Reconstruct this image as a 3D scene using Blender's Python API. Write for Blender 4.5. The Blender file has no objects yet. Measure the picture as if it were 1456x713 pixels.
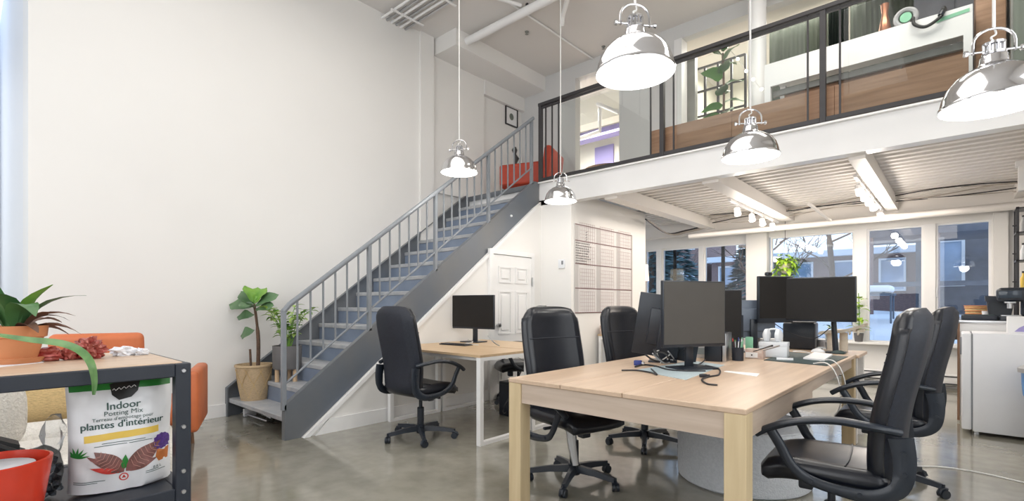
import bpy, bmesh, math, random
from mathutils import Vector, Matrix, noise
random.seed(7)
SC = bpy.context.scene
COL = SC.collection
PI = math.pi
R = math.radians

# ------------------------------------------------------------------ camera
F, CX, HY, CH, YAW = 706.0, 728.0, 433.0, 1.18, R(41.88)
cam_d = bpy.data.cameras.new('camera')
cam = bpy.data.objects.new('camera', cam_d)
COL.objects.link(cam)
cam.location = (0, 0, CH)
cam.rotation_euler = (PI/2, 0, YAW)
cam_d.sensor_fit = 'HORIZONTAL'
cam_d.sensor_width = 36.0
cam_d.lens = 36.0*F/1456
cam_d.shift_y = (HY-356.5)/1456
cam_d.clip_start = 0.05
SC.camera = cam

# ------------------------------------------------------------------ world
w = bpy.data.worlds.new('overcast_sky')
SC.world = w
w.use_nodes = True
nt = w.node_tree
for n in list(nt.nodes): nt.nodes.remove(n)
wo = nt.nodes.new('ShaderNodeOutputWorld')
bg = nt.nodes.new('ShaderNodeBackground')
tc = nt.nodes.new('ShaderNodeTexCoord')
sx = nt.nodes.new('ShaderNodeSeparateXYZ')
rp = nt.nodes.new('ShaderNodeValToRGB')
rp.color_ramp.elements[0].position = 0.0
rp.color_ramp.elements[0].color = (0.62, 0.72, 0.85, 1)
rp.color_ramp.elements[1].position = 0.6
rp.color_ramp.elements[1].color = (0.42, 0.58, 0.85, 1)
nt.links.new(tc.outputs['Generated'], sx.inputs[0])
nt.links.new(sx.outputs['Z'], rp.inputs[0])
nt.links.new(rp.outputs[0], bg.inputs[0])
nt.links.new(bg.outputs[0], wo.inputs[0])
bg.inputs[1].default_value = 2.0

# ------------------------------------------------------------------ exposure
SC.view_settings.view_transform = 'Standard'
SC.view_settings.look = 'None'
SC.view_settings.gamma = 1.0
SC.view_settings.exposure = 0.18
SC.view_settings.use_curve_mapping = False

# ------------------------------------------------------------------ large lights
def area(name, loc, rot, sx_, sy_, power, color):
    l = bpy.data.lights.new(name, 'AREA')
    l.shape = 'RECTANGLE'; l.size = sx_; l.size_y = sy_
    l.energy = power; l.color = color
    o = bpy.data.objects.new(name, l); COL.objects.link(o)
    o.location = loc; o.rotation_euler = rot
    return o
# daylight entering through the tall windows behind and to the right of the camera
area('window_daylight', (-2.6, -1.9, 2.6), (R(90), 0, 0), 4.6, 3.6, 105, (0.93, 0.96, 1.0))
area('window_daylight', (1.5, 1.2, 2.3), (R(90), 0, R(90)), 4.2, 2.6, 62, (0.90, 0.95, 1.0))
area('window_daylight', (-9.7, -0.9, 2.6), (R(90), 0, R(-90)), 1.8, 3.4, 34, (0.90, 0.95, 1.0))  # added at the far left to brighten the wall return, no window modelled
# unseen fill lights added for the tall office, under the mezzanine and upstairs
area('ceiling_panel', (-2.6, 2.0, 4.85), (0, 0, 0), 4.0, 3.0, 60, (1.0, 0.965, 0.92))
area('under_mezzanine_panel', (-1.8, 7.3, 2.45), (0, 0, 0), 3.6, 2.8, 68, (1.0, 0.90, 0.80))  # added to brighten the floor and bounce up to the deck
area('upstairs_room_light', (-5.4, 8.1, 4.6), (0, 0, 0), 1.4, 1.4, 85, (1.0, 0.95, 0.88))  # added to brighten the room behind the first opening
area('upstairs_room_light', (-1.9, 8.0, 5.0), (0, 0, 0), 2.0, 1.2, 80, (1.0, 0.95, 0.86))
area('upstairs_room_light', (-0.6, 5.0, 5.0), (0, 0, 0), 2.0, 0.6, 50, (1.0, 0.95, 0.88))  # added before the railing to brighten the workbench front

# ------------------------------------------------------------------ ray helpers (photo pixel + one known plane -> place)
FW = (-math.sin(YAW), math.cos(YAW)); RT = (math.cos(YAW), math.sin(YAW))
def ray(u, v):
    a = (u-CX)/F
    return Vector((FW[0]+a*RT[0], FW[1]+a*RT[1], -(v-HY)/F))
def at_z(u, v, z): r = ray(u, v); t = (z-CH)/r.z; return Vector((r.x*t, r.y*t, z))
def at_x(u, v, x): r = ray(u, v); t = x/r.x; return Vector((x, r.y*t, CH+r.z*t))
def at_y(u, v, y): r = ray(u, v); t = y/r.y; return Vector((r.x*t, y, CH+r.z*t))

# ------------------------------------------------------------------ materials
def mat(name, col, rough=0.5, metal=0.0, var=0.0, scale=8.0, col2=None, bump=0.0, bscale=40.0,
        spec=0.5, coat=0.0, stretch=None, emit=0.0, emc=None, sheen=0.0, alpha=None, detail=4):
    m = bpy.data.materials.new(name); m.use_nodes = True
    N = m.node_tree; b = N.nodes['Principled BSDF']
    b.inputs['Roughness'].default_value = rough
    b.inputs['Metallic'].default_value = metal
    b.inputs['Specular IOR Level'].default_value = spec
    if coat: b.inputs['Coat Weight'].default_value = coat
    if sheen: b.inputs['Sheen Weight'].default_value = sheen
    t = N.nodes.new('ShaderNodeTexCoord'); mp = N.nodes.new('ShaderNodeMapping')
    N.links.new(t.outputs['Object'], mp.inputs[0])
    if stretch: mp.inputs['Scale'].default_value = stretch
    nz = N.nodes.new('ShaderNodeTexNoise'); nz.inputs['Scale'].default_value = scale
    nz.inputs['Detail'].default_value = detail
    N.links.new(mp.outputs[0], nz.inputs['Vector'])
    r = N.nodes.new('ShaderNodeValToRGB')
    c1 = tuple(col)+(1,)
    if col2 is None: col2 = tuple(max(0, c*(1-var)) for c in col)
    r.color_ramp.elements[0].position = 0.32; r.color_ramp.elements[0].color = tuple(col2)+(1,)
    r.color_ramp.elements[1].position = 0.68; r.color_ramp.elements[1].color = c1
    N.links.new(nz.outputs['Fac'], r.inputs[0]); N.links.new(r.outputs[0], b.inputs['Base Color'])
    if bump:
        n2 = N.nodes.new('ShaderNodeTexNoise'); n2.inputs['Scale'].default_value = bscale
        N.links.new(mp.outputs[0], n2.inputs['Vector'])
        bp = N.nodes.new('ShaderNodeBump'); bp.inputs['Strength'].default_value = bump
        bp.inputs['Distance'].default_value = 0.01
        N.links.new(n2.outputs['Fac'], bp.inputs['Height']); N.links.new(bp.outputs[0], b.inputs['Normal'])
    if emit:
        b.inputs['Emission Color'].default_value = tuple(emc or col)+(1,)
        b.inputs['Emission Strength'].default_value = emit
    return m

def glass(name, tint=(1, 1, 1), refl=1.0, rough=0.0):
    m = bpy.data.materials.new(name); m.use_nodes = True
    N = m.node_tree
    for n in list(N.nodes): N.nodes.remove(n)
    o = N.nodes.new('ShaderNodeOutputMaterial'); mx = N.nodes.new('ShaderNodeMixShader')
    t = N.nodes.new('ShaderNodeBsdfTransparent'); g = N.nodes.new('ShaderNodeBsdfGlossy')
    fr = N.nodes.new('ShaderNodeFresnel'); fr.inputs[0].default_value = 1.5
    mu = N.nodes.new('ShaderNodeMath'); mu.operation = 'MULTIPLY'; mu.inputs[1].default_value = refl
    t.inputs[0].default_value = tuple(tint)+(1,); g.inputs['Roughness'].default_value = rough
    N.links.new(fr.outputs[0], mu.inputs[0]); N.links.new(mu.outputs[0], mx.inputs[0])
    N.links.new(t.outputs[0], mx.inputs[1]); N.links.new(g.outputs[0], mx.inputs[2])
    N.links.new(mx.outputs[0], o.inputs[0])
    return m

def wood(name, c1, c2, axis='y', rough=0.45, sc=3.0):
    st = {'x': (0.6, 9, 9), 'y': (9, 0.6, 9), 'z': (9, 9, 0.6)}[axis]
    return mat(name, c1, rough, col2=c2, scale=sc, stretch=st, bump=0.05, bscale=sc*3, detail=6)

M = {}
M['wall'] = mat('white_wall_paint', (0.83, 0.815, 0.79), 0.6, var=0.02, scale=1.2, bump=0.03, bscale=120)
M['wallcool'] = mat('cool_white_wall_paint', (0.80, 0.81, 0.83), 0.6, var=0.02, scale=1.2)
M['ceil'] = mat('ceiling_paint', (0.74, 0.715, 0.69), 0.75, var=0.05, scale=0.8)
M['trim'] = mat('white_trim_paint', (0.86, 0.855, 0.85), 0.35, var=0.02)
M['whitem'] = mat('white_painted_steel', (0.87, 0.865, 0.86), 0.35, var=0.03, scale=3)
M['deck'] = mat('painted_steel_deck', (0.86, 0.82, 0.78), 0.5, var=0.03, scale=2)
M['stair'] = mat('grey_blue_stair_paint', (0.115, 0.135, 0.165), 0.36, col2=(0.155, 0.16, 0.165), scale=1.5, spec=0.5)
M['stairtop'] = mat('worn_grey_tread', (0.47, 0.47, 0.475), 0.5, col2=(0.34, 0.36, 0.39), scale=9)
M['riser'] = mat('blue_grey_riser', (0.22, 0.27, 0.36), 0.45, col2=(0.18, 0.225, 0.305), scale=4)
M['rail'] = mat('grey_rail_paint', (0.23, 0.25, 0.275), 0.35, var=0.1)
M['blackm'] = mat('black_painted_steel', (0.035, 0.033, 0.036), 0.4, var=0.2)
M['cartm'] = mat('blue_black_powder_coat', (0.018, 0.024, 0.038), 0.45, var=0.2)
M['leather'] = mat('black_leatherette', (0.008, 0.010, 0.016), 0.28, spec=0.5, var=0.2, scale=30, bump=0.04, bscale=160)
M['plastic'] = mat('black_plastic', (0.017, 0.023, 0.034), 0.33, var=0.2)
M['mesh'] = mat('charcoal_fabric', (0.014, 0.018, 0.030), 0.6, var=0.3, scale=60)
M['screen'] = mat('dark_screen', (0.020, 0.018, 0.017), 0.5, var=0.05, spec=0.2)
M['screeng'] = mat('matte_grey_screen', (0.082, 0.077, 0.071), 0.5, var=0.05, spec=0.25)
M['chrome'] = mat('polished_chrome', (0.72, 0.72, 0.74), 0.12, 1.0, var=0.05)
M['steel'] = mat('brushed_steel', (0.55, 0.56, 0.58), 0.3, 1.0, var=0.1)
M['lampin'] = mat('lit_lamp_inside', (1, 0.99, 0.97), 0.5, emit=1.1, emc=(1, 0.985, 0.95))
M['bulb'] = mat('glowing_bulb', (1, 0.97, 0.9), 0.5, emit=9, emc=(1, 0.95, 0.86))
M['tabletop'] = wood('pale_birch_laminate', (0.62, 0.465, 0.34), (0.53, 0.385, 0.275), 'y', 0.38)
M['tableapron'] = wood('pale_ash_apron', (0.58, 0.475, 0.39), (0.48, 0.38, 0.30), 'x', 0.45)
M['tableleg'] = wood('yellow_birch_leg', (0.66, 0.53, 0.33), (0.57, 0.44, 0.26), 'z', 0.45)
M['desktop'] = wood('oak_desk_laminate', (0.62, 0.45, 0.28), (0.55, 0.385, 0.23), 'x', 0.4)
M['planter'] = wood('warm_oak_cladding', (0.40, 0.235, 0.14), (0.27, 0.15, 0.085), 'x', 0.5)
M['brown'] = wood('brown_wood', (0.28, 0.155, 0.09), (0.18, 0.10, 0.06), 'z', 0.5)
M['orange'] = mat('orange_leather', (0.60, 0.16, 0.055), 0.5, var=0.15, scale=6, bump=0.08, bscale=60)
M['redsofa'] = mat('red_orange_upholstery', (0.48, 0.055, 0.025), 0.55, var=0.2, scale=6)
M['boucle'] = mat('cream_boucle', (0.74, 0.70, 0.64), 0.95, var=0.14, scale=70, bump=0.8, bscale=90)
M['straw'] = mat('yellow_woven_straw', (0.72, 0.52, 0.25), 0.8, var=0.3, scale=60, stretch=(1, 1, 4), bump=0.6, bscale=70)
M['basket'] = mat('tan_woven_rattan', (0.62, 0.46, 0.28), 0.75, var=0.28, scale=45, stretch=(1, 1, 5), bump=0.5, bscale=60)
M['terra'] = mat('terracotta', (0.58, 0.235, 0.10), 0.7, var=0.15, scale=10)
M['soil'] = mat('dark_soil', (0.035, 0.025, 0.018), 0.9, var=0.5, scale=60, bump=0.8, bscale=80)
M['leaf'] = mat('deep_green_leaf', (0.075, 0.19, 0.055), 0.38, col2=(0.045, 0.12, 0.045), scale=7)
M['leaflight'] = mat('fresh_green_leaf', (0.22, 0.42, 0.06), 0.42, col2=(0.11, 0.27, 0.05), scale=9)
M['leafwin'] = mat('yellow_green_leaf', (0.42, 0.62, 0.05), 0.45, col2=(0.25, 0.45, 0.04), scale=9)
M['leafpale'] = mat('pale_green_leaf', (0.46, 0.60, 0.16), 0.45, col2=(0.26, 0.42, 0.10), scale=9)
M['leaffig'] = mat('fig_leaf', (0.13, 0.24, 0.11), 0.36, col2=(0.07, 0.145, 0.065), scale=6)
M['leafup'] = mat('bright_green_leaf', (0.10, 0.34, 0.04), 0.42, col2=(0.06, 0.21, 0.03), scale=6)
M['leaflong'] = mat('variegated_long_leaf', (0.16, 0.30, 0.10), 0.4, col2=(0.07, 0.17, 0.05), scale=20)
M['leafbrown'] = mat('dried_brown_leaf', (0.17, 0.075, 0.04), 0.6, col2=(0.10, 0.06, 0.05), scale=14)
M['bark'] = mat('brown_bark', (0.15, 0.09, 0.06), 0.8, var=0.4, scale=30)
M['greypot'] = mat('grey_ceramic', (0.16, 0.155, 0.155), 0.6, var=0.12)
M['snow'] = mat('snow', (0.88, 0.91, 0.96), 0.7, var=0.05, scale=2, bump=0.4, bscale=6)
M['brick'] = mat('far_brick', (0.34, 0.22, 0.19), 0.8, col2=(0.22, 0.15, 0.14), scale=14, stretch=(1, 1, 4))
M['slate'] = mat('dark_slate_cladding', (0.15, 0.155, 0.18), 0.6, var=0.3, scale=5)
M['skyglass'] = mat('sky_reflecting_far_window', (0.40, 0.52, 0.68), 0.1, var=0.4, scale=1.5)  # reflected sky is put into the pane colour
M['darkglass'] = mat('dark_far_window', (0.05, 0.07, 0.10), 0.08, var=0.3, scale=1)
M['needle'] = mat('evergreen_needles', (0.16, 0.28, 0.29), 0.8, col2=(0.05, 0.11, 0.13), scale=9)
M['paper'] = mat('white_paper', (0.86, 0.86, 0.86), 0.6, var=0.02)
M['whitep'] = mat('white_plastic', (0.78, 0.80, 0.83), 0.4, var=0.03)
M['fridge'] = mat('white_fridge_enamel', (0.82, 0.83, 0.86), 0.3, var=0.02)
M['matblue'] = mat('pale_blue_desk_mat', (0.42, 0.50, 0.53), 0.6, var=0.08)
M['matgreen'] = mat('dark_green_desk_mat', (0.035, 0.06, 0.06), 0.6, var=0.15)
M['red'] = mat('glossy_red_plastic', (0.62, 0.045, 0.02), 0.25, var=0.1)
M['bag'] = mat('glossy_white_bag', (0.82, 0.83, 0.86), 0.28, var=0.03, bump=0.35, bscale=9)
M['baggreen'] = mat('green_bag_print', (0.03, 0.26, 0.045), 0.35, var=0.2)
M['inkdark'] = mat('dark_green_ink', (0.035, 0.085, 0.075), 0.4)
M['inkblack'] = mat('black_ink', (0.015, 0.015, 0.015), 0.4)
M['inkyellow'] = mat('yellow_ink', (0.85, 0.58, 0.10), 0.4, var=0.1)
M['inkpurple'] = mat('violet_ink', (0.12, 0.05, 0.32), 0.45, var=0.5, scale=90)
M['inkorange'] = mat('orange_pot_ink', (0.55, 0.17, 0.04), 0.45, var=0.2)
M['inkpink'] = mat('maroon_leaf_ink', (0.30, 0.12, 0.11), 0.45, col2=(0.16, 0.07, 0.06), scale=40)
M['inkrose'] = mat('rose_ink', (0.62, 0.33, 0.28), 0.45)
M['inkred'] = mat('red_ink', (0.65, 0.06, 0.05), 0.45)
M['foil'] = mat('red_foil', (0.30, 0.025, 0.02), 0.3, col2=(0.45, 0.16, 0.13), scale=34, metal=0.3)
M['tissue'] = mat('white_tissue', (0.82, 0.83, 0.87), 0.7, var=0.1)
M['felt'] = mat('pale_grey_felt', (0.66, 0.69, 0.73), 0.95, col2=(0.57, 0.60, 0.64), scale=60, bump=0.5, bscale=110)
M['purple'] = mat('lavender_wall', (0.36, 0.32, 0.62), 0.6, var=0.05)
M['upwall'] = mat('grey_white_upstairs_wall', (0.66, 0.66, 0.655), 0.6, var=0.03, scale=1)
M['cream'] = mat('cream_upstairs_wall', (0.82, 0.79, 0.70), 0.6, var=0.03)
M['curtain'] = mat('grey_green_curtain', (0.20, 0.225, 0.19), 0.8, var=0.25, scale=3, stretch=(8, 8, 0.4))
M['curtaindark'] = mat('dark_green_curtain', (0.035, 0.055, 0.045), 0.7, var=0.3, scale=3, stretch=(8, 8, 0.4))
M['rubber'] = mat('tyre_rubber', (0.03, 0.03, 0.03), 0.6)
M['greyrim'] = mat('grey_tape', (0.40, 0.40, 0.41), 0.5, var=0.1)
M['board'] = mat('whiteboard_film', (0.70, 0.68, 0.665), 0.35, var=0.03)
M['boardband'] = mat('grey_weekend_column', (0.50, 0.48, 0.47), 0.4, var=0.03)
M['boardline'] = mat('dark_red_rule', (0.16, 0.07, 0.07), 0.5)
M['boardgrid'] = mat('faint_rose_grid', (0.50, 0.40, 0.40), 0.5)
M['cable'] = mat('black_cable', (0.02, 0.02, 0.024), 0.5)
M['cablew'] = mat('white_cable', (0.75, 0.74, 0.72), 0.5)
M['cablebeige'] = mat('beige_cable', (0.52, 0.46, 0.40), 0.6, var=0.2)
M['blue'] = mat('blue_connector', (0.02, 0.04, 0.22), 0.4)
M['pinkbox'] = mat('patterned_pink_box', (0.52, 0.36, 0.30), 0.6, col2=(0.66, 0.58, 0.52), scale=30)
M['copper'] = mat('copper', (0.5, 0.22, 0.13), 0.3, 0.9)
M['teal'] = mat('teal_green_print', (0.25, 0.55, 0.36), 0.5, var=0.1)
M['greyfab'] = mat('grey_metal', (0.28, 0.28, 0.26), 0.35, var=0.2)
M['sisal'] = mat('cream_plush', (0.78, 0.70, 0.58), 0.9, var=0.1, scale=40)
M['binbag'] = mat('blue_bin_liner', (0.10, 0.28, 0.62), 0.4, var=0.2)
M['greybin'] = mat('grey_bin_plastic', (0.22, 0.23, 0.25), 0.5, var=0.1)
M['slot'] = mat('dark_slot', (0.03, 0.03, 0.03), 0.6)
M['warmshade'] = mat('lit_paper_shade', (1, 0.88, 0.7), 0.6, emit=1.3, emc=(1, 0.82, 0.58))
M['tv'] = mat('bluegrey_monitor_back', (0.13, 0.16, 0.21), 0.4, var=0.1)
M['glass'] = glass('window_glass', (0.93, 0.96, 0.98), 1.3)
M['railglass'] = glass('railing_glass', (0.95, 0.965, 0.96), 0.45)
M['clear'] = glass('clear_plastic', (0.95, 0.96, 0.97), 0.9, 0.3)

def floor_material():
    m = bpy.data.materials.new('polished_concrete'); m.use_nodes = True
    N = m.node_tree; b = N.nodes['Principled BSDF']
    t = N.nodes.new('ShaderNodeTexCoord')
    n1 = N.nodes.new('ShaderNodeTexNoise'); n1.inputs['Scale'].default_value = 0.9; n1.inputs['Detail'].default_value = 8
    n2 = N.nodes.new('ShaderNodeTexNoise'); n2.inputs['Scale'].default_value = 7; n2.inputs['Detail'].default_value = 6
    for n in (n1, n2): N.links.new(t.outputs['Object'], n.inputs['Vector'])
    mix = N.nodes.new('ShaderNodeMix'); mix.data_type = 'FLOAT'; mix.inputs[0].default_value = 0.4
    N.links.new(n1.outputs['Fac'], mix.inputs[2]); N.links.new(n2.outputs['Fac'], mix.inputs[3])
    r = N.nodes.new('ShaderNodeValToRGB')
    e = r.color_ramp.elements
    e[0].position = 0.35; e[0].color = (0.20, 0.19, 0.15, 1)
    e[1].position = 0.62; e[1].color = (0.33, 0.315, 0.265, 1)
    N.links.new(mix.outputs[0], r.inputs[0]); N.links.new(r.outputs[0], b.inputs['Base Color'])
    rr = N.nodes.new('ShaderNodeMapRange'); rr.inputs[3].default_value = 0.07; rr.inputs[4].default_value = 0.17
    N.links.new(n2.outputs['Fac'], rr.inputs[0]); N.links.new(rr.outputs[0], b.inputs['Roughness'])
    b.inputs['Specular IOR Level'].default_value = 0.7
    b.inputs['Coat Weight'].default_value = 0.35; b.inputs['Coat Roughness'].default_value = 0.08
    bp = N.nodes.new('ShaderNodeBump'); bp.inputs['Strength'].default_value = 0.03; bp.inputs['Distance'].default_value = 0.02
    N.links.new(n2.outputs['Fac'], bp.inputs['Height']); N.links.new(bp.outputs[0], b.inputs['Normal'])
    return m
M['floor'] = floor_material()

# ------------------------------------------------------------------ mesh helpers
def nb(): return bmesh.new()
def box(bm, x0, y0, z0, x1, y1, z1, bev=0.0, seg=2, mtx=None):
    vs = bmesh.ops.create_cube(bm, size=1.0)['verts']
    cx, cy, cz = (x0+x1)/2, (y0+y1)/2, (z0+z1)/2
    for v in vs: v.co = Vector((cx+v.co.x*abs(x1-x0), cy+v.co.y*abs(y1-y0), cz+v.co.z*abs(z1-z0)))
    if bev > 0:
        es = {e for v in vs for e in v.link_edges}
        vs = set(vs)
        r = bmesh.ops.bevel(bm, geom=list(es), offset=bev, segments=seg, affect='EDGES', profile=0.5, clamp_overlap=True)
        vs = {v for f in r['faces'] for v in f.verts} | {v for v in vs if v.is_valid}
    if mtx is not None:
        for v in vs: v.co = mtx @ v.co
    return list(vs)
def frame_of(d):
    d = d.normalized()
    up = Vector((0, 0, 1)) if abs(d.z) < 0.95 else Vector((1, 0, 0))
    s = d.cross(up).normalized(); return s, s.cross(d).normalized()
def tube(bm, pts, r, n=8, cap=True, ry=None, closed=False):
    """sweep; r is a number or a list; ry the second radius (flat oval)"""
    pts = [Vector(p) for p in pts]; K = len(pts); rings = []
    prev = None
    for i, p in enumerate(pts):
        if closed: d = pts[(i+1) % K]-pts[i-1]
        else: d = pts[min(i+1, K-1)]-pts[max(i-1, 0)]
        s, u = frame_of(d)
        if prev is not None and s.dot(prev) < 0: s, u = -s, -u
        prev = s
        ra = r[i] if isinstance(r, (list, tuple)) else r
        rb = ra if ry is None else (ry[i] if isinstance(ry, (list, tuple)) else ry)
        rings.append([bm.verts.new(p+s*math.cos(2*PI*k/n)*ra+u*math.sin(2*PI*k/n)*rb) for k in range(n)])
    for i in range(K if closed else K-1):
        a, b = rings[i], rings[(i+1) % K]
        for k in range(n):
            bm.faces.new((a[k], a[(k+1) % n], b[(k+1) % n], b[k]))
    if cap and not closed:
        bm.faces.new(list(reversed(rings[0]))); bm.faces.new(rings[-1])
def cyl(bm, p0, p1, r, n=16, r2=None): tube(bm, [p0, p1], [r, r if r2 is None else r2], n)
def lathe(bm, prof, c=(0, 0, 0), n=28, a0=0.0, a1=2*PI):
    full = abs(a1-a0-2*PI) < 1e-6
    cols = []
    for k in range(n if full else n+1):
        a = a0+(a1-a0)*k/n
        cols.append([bm.verts.new((c[0]+p[0]*math.cos(a), c[1]+p[0]*math.sin(a), c[2]+p[1])) for p in prof])
    L = len(cols)
    for k in range(L if full else L-1):
        a, b = cols[k], cols[(k+1) % L]
        for i in range(len(prof)-1):
            bm.faces.new((a[i], b[i], b[i+1], a[i+1]))
    bmesh.ops.remove_doubles(bm, verts=[v for c_ in cols for v in c_], dist=1e-5)
def prism(bm, poly, h0, h1, axis='z'):
    def P(p, h): return {'z': (p[0], p[1], h), 'x': (h, p[0], p[1]), 'y': (p[0], h, p[1])}[axis]
    a = [bm.verts.new(P(p, h0)) for p in poly]; b = [bm.verts.new(P(p, h1)) for p in poly]
    n = len(poly)
    bm.faces.new(list(reversed(a))); bm.faces.new(b)
    for i in range(n): bm.faces.new((a[i], a[(i+1) % n], b[(i+1) % n], b[i]))
def obj(name, bm, m, parent=None, angle=35, smooth=True):
    bmesh.ops.recalc_face_normals(bm, faces=bm.faces)
    me = bpy.data.meshes.new(name); bm.to_mesh(me); bm.free()
    if isinstance(m, str): m = M[m]
    me.materials.append(m)
    if smooth:
        for p in me.polygons: p.use_smooth = True
        me.set_sharp_from_angle(angle=R(angle))
    o = bpy.data.objects.new(name, me); COL.objects.link(o)
    if parent: o.parent = parent
    return o
def inst(name, src, parent=None, loc=(0, 0, 0), rot=(0, 0, 0), scale=(1, 1, 1)):
    o = bpy.data.objects.new(name, src.data); COL.objects.link(o)
    o.location = loc; o.rotation_euler = rot; o.scale = scale
    if parent: o.parent = parent
    return o
def tag(o, label, cat, group=None, kind=None):
    o['label'] = label; o['category'] = cat
    if group: o['group'] = group
    if kind: o['kind'] = kind
    return o
def thing(name, label, cat, loc=(0, 0, 0), rotz=0.0, group=None):
    o = bpy.data.objects.new(name, None); COL.objects.link(o)
    o.empty_display_size = 0.1
    o.location = loc; o.rotation_euler = (0, 0, rotz)
    return tag(o, label, cat, group)
def struct(name, bm, m, parent=None, **k):
    o = obj(name, bm, m, parent, **k)
    if parent is None: o['kind'] = 'structure'
    return o
def setbox(name, m, *b, parent=None, bev=0.0):
    bm = nb(); box(bm, *b, bev=bev); return struct(name, bm, m, parent)
def copy_tree(src, parent=None):
    c = src.copy(); COL.objects.link(c)
    if parent: c.parent = parent
    for ch in list(src.children): copy_tree(ch, c)
    return c
def smooth_path(pts, n=8):
    P = [Vector(p) for p in pts]; out = []
    for i in range(len(P)-1):
        p0 = P[max(i-1, 0)]; p1 = P[i]; p2 = P[i+1]; p3 = P[min(i+2, len(P)-1)]
        for k in range(n):
            t = k/n
            out.append(0.5*((2*p1)+(-p0+p2)*t+(2*p0-5*p1+4*p2-p3)*t*t+(-p0+3*p1-3*p2+p3)*t**3))
    out.append(P[-1]); return out
def crumple(bm, c, r, seed, sub=3, amp=0.35, fr=6.0, squash=(1, 1, 1)):
    vs = bmesh.ops.create_icosphere(bm, subdivisions=sub, radius=1)['verts']
    for v in vs:
        d = v.co.normalized()
        k = 1+amp*noise.noise(d*fr*0.4+Vector((seed, 0, 0)))+amp*0.6*abs(noise.noise(d*fr+Vector((0, seed, 0))))
        v.co = Vector(c)+Vector((d.x*squash[0], d.y*squash[1], d.z*squash[2]))*r*k
FONT = None
def text_bm(body, size):
    cu = bpy.data.curves.new('lettering', 'FONT'); cu.body = body; cu.size = size
    cu.align_x = 'CENTER'; cu.resolution_u = 3
    o = bpy.data.objects.new('lettering', cu); COL.objects.link(o)
    dg = bpy.context.evaluated_depsgraph_get()
    me = bpy.data.meshes.new_from_object(o.evaluated_get(dg))
    bm = nb(); bm.from_mesh(me)
    bpy.data.objects.remove(o); bpy.data.meshes.remove(me); bpy.data.curves.remove(cu)
    return bm
def leaf_bm(L, W, bend=0.5, fold=0.25, tip=1.0, n=7, wave=0.0, base=0.5):
    """a leaf along +X from the origin, drooping by bend, folded along its midrib"""
    bm = nb(); rows = []
    x = z = 0.0; ang = 0.3*bend
    for i in range(n+1):
        t = i/n
        wd = W*(math.sin(PI*min(1, t**base))**0.8)*tip if 0 < t < 1 else 0.002
        row = []
        for s in (-1, -0.5, 0, 0.5, 1):
            row.append(bm.verts.new((x, s*wd/2, z+abs(s)*wd*fold+wave*math.sin(t*9+s*3)*W*0.3*abs(s))))
        rows.append(row)
        ang -= bend*1.3/n
        x += L/n*math.cos(ang); z += L/n*math.sin(ang)
    for i in range(n):
        for k in range(4): bm.faces.new((rows[i][k], rows[i+1][k], rows[i+1][k+1], rows[i][k+1]))
    return bm
_leafcache = {}
def add_leaf(parent, base, yaw, pitch, L, W, m, bend=0.5, fold=0.2, roll=0.0, wave=0.0, basep=0.5, name='leaf'):
    key = (round(L, 2), round(W, 2), round(bend, 1), m, round(wave, 1), basep, fold)
    if key not in _leafcache:
        o = obj(name, leaf_bm(L, W, bend, fold, wave=wave, base=basep), m, parent); _leafcache[key] = o
    else:
        o = inst(name, _leafcache[key], parent)
    o.location = base
    o.rotation_euler = (Matrix.Rotation(yaw, 3, 'Z') @ Matrix.Rotation(-pitch, 3, 'Y') @ Matrix.Rotation(roll, 3, 'X')).to_euler()
    return o

# ================================================================== SETTING
ZC = 5.10          # ceiling
ZD = 2.85          # mezzanine floor
XL = -5.75         # left wall
XS = -4.32         # outer face of the staircase
XB = -3.794        # calendar wall
YM = 5.40          # mezzanine front
YW = 9.30          # window wall
YU = 6.75          # upstairs wall

setbox('floor', 'floor', -10, -2.2, -0.2, 2.4, YW+0.2, 0)
setbox('ceiling', 'ceil', -8.2, -2.2, ZC, 2.4, YW+0.4, ZC+0.15)
setbox('wall_left', 'wall', XL-0.5, 0.388, 0, XL, 4.62, ZC)
setbox('wall_left_return', 'wallcool', -10, 0.388, 0, XL-0.5, 0.55, ZC)
setbox('wall_left_upper', 'wall', XL-0.3, 4.62, 0, XL-0.07, YU, ZC)
setbox('trim_1', 'wall', XL-0.05, 4.42, 0, XL+0.035, 4.66, ZC)
setbox('trim_2', 'wall', XL-0.07, 4.70, 4.86, -5.28, YU, ZC)          # dropped bulkhead along the left wall
setbox('trim_3', 'wall', XL-0.07, 4.62, ZD, XL-0.02, 5.75, ZC)        # wall pier beside the landing
setbox('trim_4', 'wall', XL-0.07, 5.75, 4.62, XL-0.0, YU, 4.86)
setbox('baseboard_left', 'trim', XL, 0.39, 0, XL+0.018, 1.90, 0.13)
setbox('wall_back', 'wall', -10, -2.2, 0, 2.4, -2.05, ZC)
setbox('wall_right', 'wall', 1.65, -2.2, 0, 1.8, YW, ZC)
setbox('wall_return_back', 'wallcool', -10.1, -2.2, 0, -10, 0.5, ZC)
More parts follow.
